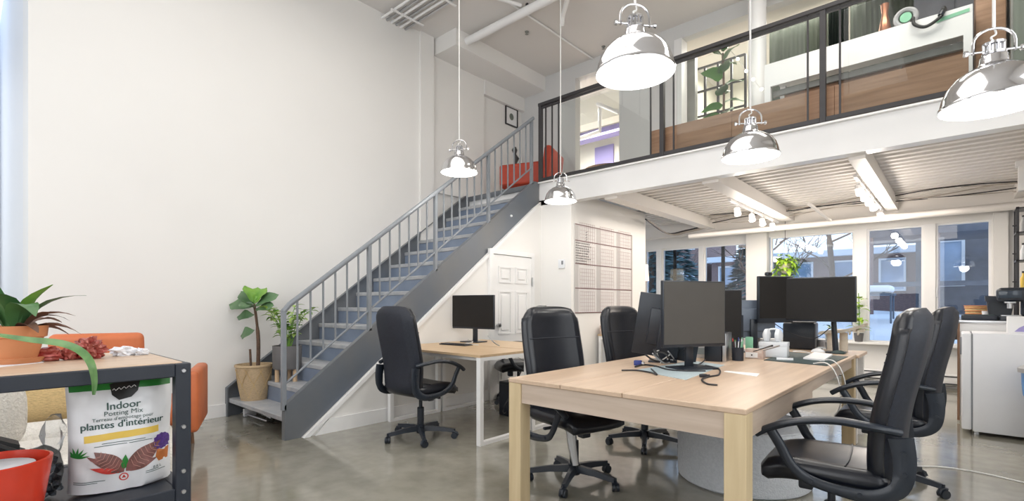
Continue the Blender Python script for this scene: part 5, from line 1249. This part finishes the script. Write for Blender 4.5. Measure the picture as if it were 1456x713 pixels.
# ================================================================== CART AT THE LEFT
CXX, CYY = -1.95, 0.532
t = thing('utility_cart', 'black steel shelving cart with pale wood top in the left foreground', 'cart', (CXX, CYY, 0))
CW, CL, CTZ = 0.62, 1.25, 0.98
bm = nb(); box(bm, -CW+0.02, -CL+0.02, CTZ-0.012, -0.02, -0.02, CTZ+0.004, bev=0.003, seg=1); obj('top_board', bm, 'tabletop', t)
for qx in (-0.045, -CW):
    for qy in (-0.045, -CL):
        bm = nb(); box(bm, qx, qy, 0, qx+0.045, qy+0.045, CTZ, bev=0.003, seg=1); lg = obj('leg', bm, 'cartm', t)
        if qx > -0.1 and qy > -0.1:
            for (zz) in (0.955, 0.765, 0.615, 0.545):
                bm = nb(); tube(bm, [(0, -0.0225, zz), (0.004, -0.0225, zz)], [0.008, 0.006], 10); obj('bolt', bm, 'steel', lg)
for zt in (CTZ, 0.56):
    for qx in (-0.045, -CW):
        bm = nb(); box(bm, qx+0.002, -CL+0.045, zt-0.045, qx+0.043, -0.045, zt-0.0, bev=0.003, seg=1); obj('long_rail', bm, 'cartm', t)
    for qy in (-0.045, -CL):
        bm = nb(); box(bm, -CW+0.045, qy+0.002, zt-0.045, -0.045, qy+0.043, zt, bev=0.003, seg=1); obj('short_rail', bm, 'cartm', t)
bm = nb(); box(bm, -CW+0.043, -CL+0.043, 0.535, -0.044, -0.044, 0.558); obj('lower_shelf', bm, 'cartm', t)

# bag of potting mix
t = thing('potting_mix_bag', 'white plastic bag of indoor potting mix on the lower cart shelf', 'bag', (-2.12, 0.372, 0.562), R(-4))
BWD, BHT = 0.285, 0.375
def bagf(side, off=0.0):
    # local: y across, z up, front faces +X
    def f(s, v):
        c = (s-0.5)*2
        w_ = BWD/2*(1-0.035*math.sin(v*PI))*(0.97+0.05*v)
        e = max(0, 1-abs(c)**3.2)*max(0, 1-max(0, (v-0.25)/0.75)**2.2)*(0.6+0.4*min(1, v*5))
        cr = 0.010*noise.noise(Vector((c*2.2, v*5, 1.7)))+0.006*noise.noise(Vector((c*5, v*9, 4)))
        th = (0.058 if side > 0 else 0.055)*e**0.6+0.006
        return Vector((side*th+cr*side+off, c*w_, v*BHT+0.008*c*c*(1 if v < 0.3 else 0)))
    return f
bm = nb(); grid_solid(bm, bagf(1), bagf(-1), 24, 30); obj('bag_body', bm, 'bag', t, angle=70)
def on_bag(bm, off=0.0015):
    """map flat XY mesh (x right seen from the front, y up) on to the front of the bag"""
    f = bagf(1)
    for v in bm.verts:
        s = 0.5+v.co.x/BWD; p = f(min(0.985, max(0.015, s)), min(0.985, max(0.01, v.co.y/BHT)))
        v.co = Vector((p.x+off+v.co.z, p.y, p.z))
    return bm
def patch(name, poly, m, off=0.0012, cuts=3):
    bm = nb(); cx_ = sum(p[0] for p in poly)/len(poly); cy_ = sum(p[1] for p in poly)/len(poly)
    rings = []
    for k in range(cuts, 0, -1):
        rings.append([bm.verts.new((cx_+(p[0]-cx_)*k/cuts, cy_+(p[1]-cy_)*k/cuts, 0)) for p in poly])
    c = bm.verts.new((cx_, cy_, 0)); n = len(poly)
    for a, b in zip(rings, rings[1:]):
        for i in range(n): bm.faces.new((a[i], a[(i+1) % n], b[(i+1) % n], b[i]))
    for i in range(n): bm.faces.new((rings[-1][i], rings[-1][(i+1) % n], c))
    return obj(name, on_bag(bm, off), m, t)
def rectp(x0, y0, x1, y1, n=12):
    return [(x0+(x1-x0)*i/n, y0) for i in range(n)]+[(x1, y0+(y1-y0)*i/3) for i in range(3)]+[(x1-(x1-x0)*i/n, y1) for i in range(n)]+[(x0, y1-(y1-y0)*i/3) for i in range(3)]
def gridp(name, x0, y0, x1, y1, m, off=0.0012, nx=16, ny=4, skew=0.0):
    bm = nb(); A = [[bm.verts.new((x0+(x1-x0)*i/nx, y0+(y1-y0)*j/ny+skew*i/nx, 0)) for j in range(ny+1)] for i in range(nx+1)]
    for i in range(nx):
        for j in range(ny): bm.faces.new((A[i][j], A[i+1][j], A[i+1][j+1], A[i][j+1]))
    return obj(name, on_bag(bm, off), m, t)
def word(s, size, x, y, m, off=0.002, sx_=1.0, bold=0.0):
    bm = text_bm(s, size)
    for v in bm.verts: v.co = Vector((v.co.x*sx_+x, v.co.y+y, 0))
    o = obj('lettering', on_bag(bm, off), m, t, smooth=False)
    if bold:
        for q in (bold, -bold):
            bm = text_bm(s, size)
            for v in bm.verts: v.co = Vector((v.co.x*sx_+x+q, v.co.y+y+q*0.4, 0))
            bm2 = nb(); bm2.from_mesh(o.data); me = bpy.data.meshes.new('t'); on_bag(bm, off).to_mesh(me); bm.free(); bm2.from_mesh(me); bm2.to_mesh(o.data); bm2.free(); bpy.data.meshes.remove(me)
    return o
gridp('green_band', -0.135, 0.335, 0.135, 0.372, 'baggreen', nx=22)
patch('black_badge', [(-0.035, 0.352), (-0.030, 0.318), (-0.012, 0.300), (0.022, 0.306), (0.040, 0.325), (0.046, 0.356), (0.0, 0.362)], 'inkblack', 0.0024)
bm = nb(); tube(bm, [(-0.028+0.0045*i, 0.333+0.004*math.sin(i*2.1)+0.0006*i, 0) for i in range(15)], 0.0012, 5); obj('script_mark', on_bag(bm, 0.003), 'paper', t)
word('Indoor', 0.034, 0.0, 0.272, 'inkdark', bold=0.0007)
word('Potting Mix', 0.022, 0.0, 0.252, 'inkdark', sx_=1.05)
word("Terreau d'empotage pour", 0.016, 0.0, 0.236, 'inkdark')
word("plantes d'intérieur", 0.031, 0.0, 0.212, 'inkdark', sx_=1.0, bold=0.0007)
gridp('yellow_stripe', -0.105, 0.172, 0.10, 0.194, 'inkyellow', nx=16, ny=2, skew=0.006)
for yy, xa, xb in ((0.163, -0.06, 0.06), (0.156, -0.08, 0.08), (0.040, -0.13, -0.05), (0.034, -0.13, -0.07), (0.048, 0.06, 0.10), (0.042, 0.06, 0.12)):
    gridp('small_print', xa, yy, xb, yy+0.002, 'inkdark', nx=8, ny=1)
word('8.8 L', 0.013, 0.095, 0.052, 'inkdark')
def leafp(x, y, L, W, a, n=12):
    up = [(i/n*L, W*math.sin(PI*(i/n)**0.8)) for i in range(n+1)]; dn = [(i/n*L, -W*math.sin(PI*(i/n)**0.8)) for i in range(n-1, 0, -1)]
    ca, sa = math.cos(a), math.sin(a)
    return [(x+px_*ca-py_*sa, y+px_*sa+py_*ca) for px_, py_ in up+dn]
for (x, y, L, W, a, m_) in ((0.005, 0.062, 0.135, 0.030, 0.70, 'inkpink'), (0.0, 0.060, 0.115, 0.027, 2.35, 'inkpink'), (0.01, 0.062, 0.09, 0.012, 0.3, 'inkpink'), (-0.01, 0.062, 0.085, 0.010, 2.85, 'inkred'), (-0.02, 0.070, 0.1, 0.012, 2.5, 'inkpink'), (0.0, 0.07, 0.05, 0.010, 1.5, 'baggreen')):
    patch('printed_leaf', leafp(x, y, L, W, a), m_, 0.0013+0.0002*abs(a))
for (x, y, L, W, a) in ((0.005, 0.062, 0.135, 0.030, 0.70), (0.0, 0.060, 0.115, 0.027, 2.35)):
    for k in range(2, 9):
        s = k/10; ca, sa = math.cos(a), math.sin(a); hw = W*math.sin(PI*s**0.8)*0.9
        for sg in (-1, 1):
            bx_, by_ = L*s, 0; ex, ey = L*s+0.008, sg*hw
            bm = nb(); tube(bm, [(x+bx_*ca-by_*sa, y+bx_*sa+by_*ca, 0), (x+ex*ca-ey*sa, y+ex*sa+ey*ca, 0)], 0.0008, 4); obj('leaf_vein', on_bag(bm, 0.0026), 'inkrose', t)
patch('printed_pot', [(0.095, 0.118), (0.135, 0.118), (0.13, 0.072), (0.10, 0.072), (0.09, 0.09)], 'inkorange')
bm = nb(); n_ = 26
patch('printed_flowers', [(0.112+0.028*(1+0.18*math.sin(i*3.1))*math.cos(2*PI*i/n_), 0.142+0.028*(1+0.18*math.sin(i*3.1))*math.sin(2*PI*i/n_)) for i in range(n_)], 'inkpurple', 0.0018)
bm.free()
for k in range(7): patch('printed_blade', leafp(-0.125, 0.125, 0.035, 0.003, 0.2+k*0.4), 'baggreen', 0.0014)
n_ = 20; patch('red_roundel', [(0.0+0.013*math.cos(2*PI*i/n_), 0.044+0.013*math.sin(2*PI*i/n_)) for i in range(n_)], 'inkred', 0.0013)
patch('roundel_centre', [(0.0+0.0095*math.cos(2*PI*i/n_), 0.044+0.0095*math.sin(2*PI*i/n_)) for i in range(n_)], 'paper', 0.002)
patch('roundel_leaf', [(0.0, 0.052), (0.004, 0.044), (0.006, 0.040), (0.0, 0.041), (-0.006, 0.040), (-0.004, 0.044)], 'inkred', 0.0028, 1)

t = thing('red_planter_bowl', 'glossy red plastic bowl on the lower cart shelf at the left edge', 'bowl', (-1.98, 0.062, 0.558))
bm = nb(); lathe(bm, [(0, 0), (0.085, 0), (0.10, 0.02), (0.119, 0.14), (0.125, 0.186), (0.117, 0.188), (0.111, 0.14), (0.09, 0.02), (0, 0.012)], n=40); obj('bowl_body', bm, 'red', t)
bm = nb(); lathe(bm, [(0, 0.160), (0.088, 0.162), (0.088, 0.172), (0, 0.174)], n=24); obj('white_disc', bm, 'tissue', t)
t = thing('black_folded_bag', 'folded black bag behind the red bowl on the cart', 'bag', (-2.28, 0.03, 0.558))
bm = nb(); prism(bm, [(-0.3, 0), (0.11, 0), (0.12, 0.16), (0.0, 0.225), (-0.3, 0.32)], -0.06, 0.06, 'x'); bmesh.ops.bevel(bm, geom=bm.edges[:], offset=0.02, segments=2, affect='EDGES'); obj('bag_body', bm, 'rubber', t)
bm = nb(); tube(bm, smooth_path([(0.07, -0.2, 0.26), (0.08, -0.05, 0.24), (0.075, 0.1, 0.15)], 5), 0.01, 6); obj('strap', bm, 'rubber', t)
t = thing('clear_bag_of_pebbles', 'clear plastic bag of dark pebbles between red bowl and potting mix', 'bag', (-2.16, 0.175, 0.558))
bm = nb(); crumple(bm, (0, 0, 0.09), 0.070, 3.3, 4, 0.12, 4, (0.9, 0.75, 1.15))
crumple(bm, (0.0, 0.03, 0.205), 0.05, 8.3, 3, 0.35, 4, (0.35, 0.55, 1.15))
obj('plastic_film', bm, 'clear', t)
bm = nb(); random.seed(4)
for k in range(120):
    a = random.uniform(0, 2*PI); r_ = 0.052*math.sqrt(random.random()); crumple(bm, (r_*math.cos(a), r_*math.sin(a)*0.85, random.uniform(0.015, 0.12)), random.uniform(0.007, 0.012), k, 1, 0.3)
obj('pebbles', bm, mat('dark_pebble', (0.16, 0.18, 0.21), 0.5, var=0.8, scale=60), t)['kind'] = 'stuff'
# on top of the cart
PZ = CTZ+0.004
t = thing('terracotta_plant', 'terracotta pot with a drying dark-leaved plant on the cart top', 'potted plant', (-2.33, 0.125, PZ))
bm = nb(); lathe(bm, [(0, 0), (0.066, 0), (0.076, 0.018), (0.070, 0.02), (0, 0.012)], n=30); obj('saucer', bm, 'terra', t)
bm = nb(); lathe(bm, [(0, 0.012), (0.056, 0.012), (0.072, 0.085), (0.080, 0.088), (0.084, 0.125), (0.076, 0.125), (0.072, 0.1), (0, 0.1)], n=30); obj('pot', bm, 'terra', t)
bm = nb(); lathe(bm, [(0, 0.108), (0.074, 0.105)], n=16); obj('soil', bm, 'soil', t)
for (yaw, pit, L, W, b_, m_) in ((60, 50, 0.17, 0.05, 1.2, 'leafbrown'), (75, 20, 0.16, 0.045, 1.0, 'leafbrown'), (95, 55, 0.15, 0.04, 1.6, 'leafbrown'), (20, 30, 0.13, 0.04, 1.2, 'leafbrown'), (110, 15, 0.14, 0.04, 0.9, 'leafbrown'),
                             (40, 75, 0.2, 0.05, 0.8, 'leaflight'), (-60, 75, 0.26, 0.06, 0.5, 'leaf'), (-30, 70, 0.22, 0.08, 1.2, 'leaf'), (80, 65, 0.22, 0.05, 1.1, 'leaf'), (-90, 60, 0.25, 0.06, 0.6, 'leaf'), (10, 62, 0.24, 0.07, 1.8, 'leaf'), (130, 35, 0.16, 0.04, 1.0, 'leafbrown')):
    add_leaf(t, (0.02*math.cos(R(yaw)), 0.02*math.sin(R(yaw)), 0.105), R(yaw), R(pit), L, W, m_, b_, 0.2, 0.0, 0.2, 0.8)
# long leaf arching over the cart edge
o_ = Vector((-2.33, 0.125, PZ)); K = [at_x(-5, 476, -2.1), at_x(40, 483, -2.05), at_x(85, 488, -2.0), at_x(112, 498, -1.95), at_x(128, 515, -1.90), at_x(134, 540, -1.895), at_x(133, 562, -1.893)]
K = smooth_path([k-o_ for k in K], 4); bm = nb(); prev = None
for i, p in enumerate(K):
    s = i/(len(K)-1); d = K[min(i+1, len(K)-1)]-K[max(0, i-1)]; sd = d.cross(Vector((1, 0, 0.3))).normalized()
    w_ = 0.002+0.009*math.sin(PI*min(1, s*0.93+0.05))**0.7
    row = [bm.verts.new(p+sd*w_+Vector((0.003, 0, 0))), bm.verts.new(p), bm.verts.new(p-sd*w_+Vector((0.003, 0, 0)))]
    if prev: bm.faces.new((prev[0], row[0], row[1], prev[1])); bm.faces.new((prev[1], row[1], row[2], prev[2]))
    prev = row
obj('long_leaf', bm, 'leaflong', t)
flat('paper_sheet', 'white folded sheet of paper under the terracotta pot', 'paper', 'tissue', -30, 526, 62, 516, 40, 503, -30, 508, PZ, 0.002)
o_ = at_z(98, 512, PZ); t = thing('foil_wrapper', 'crumpled red and silver foil wrapping on the cart top', 'wrapping', (o_.x, o_.y, PZ))
bm = nb(); crumple(bm, (0.0, -0.05, 0.024), 0.028, 1.1, 3, 0.6, 7, (1, 1.2, 0.75)); crumple(bm, (0, 0.0, 0.02), 0.022, 2.1, 3, 0.6, 7); obj('small_fold', bm, 'foil', t, angle=20)
bm = nb(); crumple(bm, (0.0, 0.055, 0.034), 0.040, 4.2, 4, 0.7, 8, (1, 1.0, 0.85)); obj('large_fold', bm, 'foil', t, angle=20)
o_ = at_z(178, 506, PZ); t = thing('tissue_scrap', 'crumpled white tissue on the back corner of the cart top', 'tissue', (o_.x, o_.y, PZ))
bm = nb(); crumple(bm, (0, 0, 0.016), 0.025, 9.1, 3, 0.9, 8, (1, 1.4, 0.7)); obj('tissue_fold', bm, 'tissue', t, angle=20)
bm = nb(); crumple(bm, (0.02, 0.045, 0.011), 0.017, 6.1, 3, 0.9, 8, (1, 1.3, 0.7)); obj('tissue_tail', bm, 'tissue', t, angle=20)

# ================================================================== LOUNGE CHAIRS
t = thing('orange_armchair', 'orange leather armchair against the left wall behind the cart', 'armchair', (-4.70, 0.80, 0), R(-112))
bm = nb(); box(bm, -0.45, -0.34, 0.28, 0.33, 0.30, 0.44, bev=0.05, seg=3); obj('seat', bm, 'orange', t)
bm = nb(); mx = Matrix.Translation((0, 0.34, 0.36)) @ Matrix.Rotation(R(-8), 4, 'X'); box(bm, -0.24, -0.045, 0, 0.27, 0.045, 0.63, bev=0.04, seg=4, mtx=mx); obj('backrest', bm, 'orange', t)
for q in (-1.40, 1):
    bm = nb(); box(bm, q*0.36-0.045, -0.36, 0.22, q*0.36+0.045, 0.30, 0.68, bev=0.03, seg=3); obj('armrest', bm, 'orange', t)
for qx in (-0.44, 0.33):
    for qy in (-0.32, 0.3):
        bm = nb(); tube(bm, [(qx, qy, 0.0), (qx*0.95, qy*0.95, 0.28)], [0.014, 0.02], 10); obj('leg', bm, 'brown', t)
t = thing('cream_boucle_chair', 'cream boucle lounge chair between the cart and the orange armchair', 'armchair', (-3.55, 0.38, 0), R(80))
bm = nb(); box(bm, -0.42, -0.42, 0.10, 0.42, 0.40, 0.42, bev=0.12, seg=5); obj('seat', bm, 'boucle', t)
bm = nb(); box(bm, -0.50, -0.42, 0.08, -0.30, 0.42, 0.44, bev=0.09, seg=5); box(bm, 0.30, -0.42, 0.08, 0.50, 0.42, 0.44, bev=0.09, seg=5); obj('armrest', bm, 'boucle', t)
bm = nb(); mx = Matrix.Translation((0, 0.0, 0)); box(bm, -0.40, 0.28, 0.10, 0.40, 0.48, 0.50, bev=0.09, seg=5); obj('backrest', bm, 'boucle', t)
bm = nb()
for qx in (-0.32, 0.32):
    for qy in (-0.3, 0.32): cyl(bm, (qx, qy, 0), (qx, qy, 0.12), 0.02, 10)
obj('feet', bm, 'brown', t)
t = thing('cream_cushion', 'cream boucle cushion leaning at the far left below the cart top', 'cushion', (-3.42, -0.04, 0.46), R(75))
bm = nb(); vs = bmesh.ops.create_uvsphere(bm, u_segments=24, v_segments=14, radius=1)['verts']
for v in vs:
    sg = lambda q, e: math.copysign(abs(q)**e, q); v.co = Vector((sg(v.co.x, 0.6)*0.27, v.co.y*0.10, 0.20+sg(v.co.z, 0.6)*0.20))
obj('cushion_body', bm, 'boucle', t, angle=80)
bm = nb(); tube(bm, [(0.268*math.copysign(abs(math.cos(a))**0.6, math.cos(a)), 0, 0.2+0.198*math.copysign(abs(math.sin(a))**0.6, math.sin(a))) for a in [2*PI*i/40+0.01 for i in range(40)]], 0.006, 6, closed=True); obj('piping', bm, 'boucle', t)
t = thing('straw_cushion', 'yellow woven straw cushion on the orange armchair seen under the cart top', 'cushion', (-4.22, 0.38, 0.44), R(80))
bm = nb(); vs = bmesh.ops.create_uvsphere(bm, u_segments=24, v_segments=14, radius=1)['verts']
for v in vs: v.co = Vector((sg(v.co.x, 0.6)*0.27, v.co.y*0.09, 0.19+sg(v.co.z, 0.6)*0.19))
obj('cushion_body', bm, 'straw', t, angle=80)
bm = nb(); tube(bm, [(0.268*math.copysign(abs(math.cos(a))**0.6, math.cos(a)), 0, 0.19+0.188*math.copysign(abs(math.sin(a))**0.6, math.sin(a))) for a in [2*PI*i/40+0.01 for i in range(40)]], 0.006, 6, closed=True); obj('piping', bm, 'straw', t)
t = thing('metal_level', 'folded metal stool frame lying under the lowest stair tread', 'stool', (-5.35, 2.05, 0))
bm = nb(); tube(bm, [(-0.2, -0.04, 0.03), (0.3, -0.02, 0.03)], 0.012, 8); tube(bm, [(-0.2, 0.04, 0.06), (0.3, 0.02, 0.05)], 0.012, 8); obj('tube_frame', bm, 'steel', t)
bm = nb(); box(bm, -0.22, -0.06, 0.005, -0.18, 0.06, 0.085, bev=0.004); obj('crosspiece', bm, 'whitep', t)

# ================================================================== OUTSIDE
bm = nb(); n_ = 46; A = []
for i in range(n_+1):
    row = []
    for j in range(n_+1):
        x = -26+i*36/n_; y = YW+0.3+j*22/n_
        q = min(1.0, max(0.0, (y-9.6)/2.0)); q = q*q*(3-2*q)
        z = 0.50+0.44*q+0.09*noise.noise(Vector((x*0.9, y*0.9, 3)))*min(1, (y-9.5)/1.5)+0.06*noise.noise(Vector((x*2.6, y*2.6, 1)))*q
        row.append(bm.verts.new((x, y, z)))
    A.append(row)
for i in range(n_):
    for j in range(n_): bm.faces.new((A[i][j], A[i+1][j], A[i+1][j+1], A[i][j+1]))
struct('snowy_ground', bm, 'snow', angle=60)
def building(label, x0, x1, y, h, m, rows, cols, wm='darkglass'):
    t = thing('building', label, 'building', (x0, y, 0.7))
    W_ = x1-x0; bm = nb(); box(bm, 0, 0, 0, W_, 4, h); obj('wall', bm, m, t)
    for r_ in range(rows):
        for c in range(cols):
            ww = W_/cols*0.55; xx = W_/cols*(c+0.22); zz = 0.9+r_*h/rows
            bm = nb(); f = 0.06; hh = h/rows*0.5
            box(bm, xx, -0.06, zz, xx+ww, 0, zz+f); box(bm, xx, -0.06, zz+hh-f, xx+ww, 0, zz+hh); box(bm, xx, -0.06, zz+f, xx+f, 0, zz+hh-f); box(bm, xx+ww-f, -0.06, zz+f, xx+ww, 0, zz+hh-f)
            wf = obj('window', bm, 'trim', t)
            bm = nb(); box(bm, xx+f, -0.03, zz+f, xx+ww-f, -0.01, zz+hh-f); obj('pane', bm, wm, wf)
    bm = nb(); box(bm, -0.2, -0.3, h, W_+0.2, 4.2, h+0.2); obj('roof', bm, 'snow', t)
    return t
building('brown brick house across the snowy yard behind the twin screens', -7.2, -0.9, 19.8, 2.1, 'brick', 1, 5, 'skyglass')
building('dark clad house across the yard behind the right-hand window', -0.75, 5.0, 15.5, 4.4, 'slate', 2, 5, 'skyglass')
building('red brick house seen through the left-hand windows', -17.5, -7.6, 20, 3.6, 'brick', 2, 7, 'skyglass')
t = thing('porch_canopy', 'dark porch canopy on posts outside the centre right window', 'canopy', (-1.5, 13.2, 0))
bm = nb(); box(bm, -0.2, 0, 2.62, 2.9, 1.8, 2.82); obj('roof_slab', bm, 'slate', t)
for q in (0.0, 1.1, 2.7):
    bm = nb(); box(bm, q, 0.02, 0, q+0.14, 0.16, 2.62); obj('post', bm, 'brick', t)
bm = nb(); box(bm, -0.2, 0.05, 1.55, 2.9, 0.12, 1.65); obj('rail', bm, 'slate', t)
t = thing('garden_table', 'snow-covered garden table outside the centre right window', 'table', (-1.15, 11.2, 0.62))
bm = nb(); box(bm, -0.32, -0.28, 0.72, 0.32, 0.28, 0.76); obj('table_top', bm, 'tv', t)
bm = nb(); box(bm, -0.30, -0.26, 0.76, 0.30, 0.26, 0.90, bev=0.06, seg=4); obj('snow_cap', bm, 'snow', t)
for qx in (-0.28, 0.28):
    for qy in (-0.24, 0.24):
        bm = nb(); cyl(bm, (qx, qy, 0), (qx, qy, 0.72), 0.015, 8); obj('leg', bm, 'tv', t)
def bare_tree(label, loc, h, seed, spread=1.0):
    random.seed(seed)
    t = thing('bare_tree', label, 'tree', loc, group='bare trees outside')
    bm = nb(); tube(bm, smooth_path([(0, 0, 0), (0.05, 0, h*0.3), (-0.04, 0.05, h*0.6), (0, 0, h)], 4), [0.09]*4+[0.07]*4+[0.04]*5, 8); obj('trunk', bm, 'bark', t)
    bm = nb()
    def br(p, d, L, r_, dep):
        q = p+d*L; m_ = (p+q)/2+Vector((random.uniform(-1, 1), random.uniform(-1, 1), random.uniform(-1, 1)))*L*0.08
        tube(bm, [p, m_, q], [r_, r_*0.8, r_*0.55], 5)
        if dep:
            for _ in range(3):
                nd = (d+Vector((random.uniform(-1, 1), random.uniform(-1, 1), random.uniform(-0.4, 0.9)))*0.75).normalized(); br(p+d*L*random.uniform(0.5, 1), nd, L*0.68, r_*0.55, dep-1)
    for k in range(8):
        a = k*2.4; br(Vector((0, 0, h*(0.25+0.09*k))), Vector((math.cos(a)*spread, math.sin(a)*spread, 0.6)).normalized(), h*0.28, 0.03, 3)
    obj('branches', bm, 'bark', t)['kind'] = 'stuff'
bare_tree('bare tree outside behind the wide dark screen', (-3.4, 12.2, 0.6), 3.2, 21)
bare_tree('bare tree outside near the red brick house', (-8.0, 16.5, 0.2), 4.5, 33)
bare_tree('slender bare tree leaning over the canopy outside', (-2.6, 16.0, 0.7), 4.2, 41)
def evergreen(label, loc, h, r_):
    t = thing('evergreen_tree', label, 'tree', loc, group='evergreens outside')
    bm = nb(); cyl(bm, (0, 0, 0), (0, 0, h*0.95), 0.09, 8, 0.02); obj('trunk', bm, 'bark', t)
    bm = nb(); random.seed(int(h*10))
    for k in range(900):
        s = random.random()**0.8; a = random.uniform(0, 2*PI); rr = r_*(1-s)+0.08; z = 0.25+s*(h-0.3)
        p = Vector((0, 0, z)); q = Vector((rr*math.cos(a), rr*math.sin(a), z-0.22*rr)); q += Vector((random.uniform(-0.1, 0.1), random.uniform(-0.1, 0.1), random.uniform(-0.1, 0.1)))
        m_ = p.lerp(q, 0.45); w_ = Vector((-math.sin(a), math.cos(a), 0))*0.10
        vs = [bm.verts.new(m_), bm.verts.new(m_.lerp(q, 0.6)+w_), bm.verts.new(q), bm.verts.new(m_.lerp(q, 0.6)-w_+Vector((0, 0, -0.04)))]
        bm.faces.new(vs)
    obj('needles', bm, 'needle', t, smooth=False)['kind'] = 'stuff'
evergreen('dense blue-green spruce outside the leftmost window', (-5.9, 12.0, 0.7), 3.2, 1.3)
evergreen('second spruce outside between the two left windows', (-6.6, 15.2, 0.7), 3.0, 1.2)
evergreen('distant spruce outside behind the monitor with blue-grey back', (-5.2, 18.0, 0.7), 3.4, 1.2)
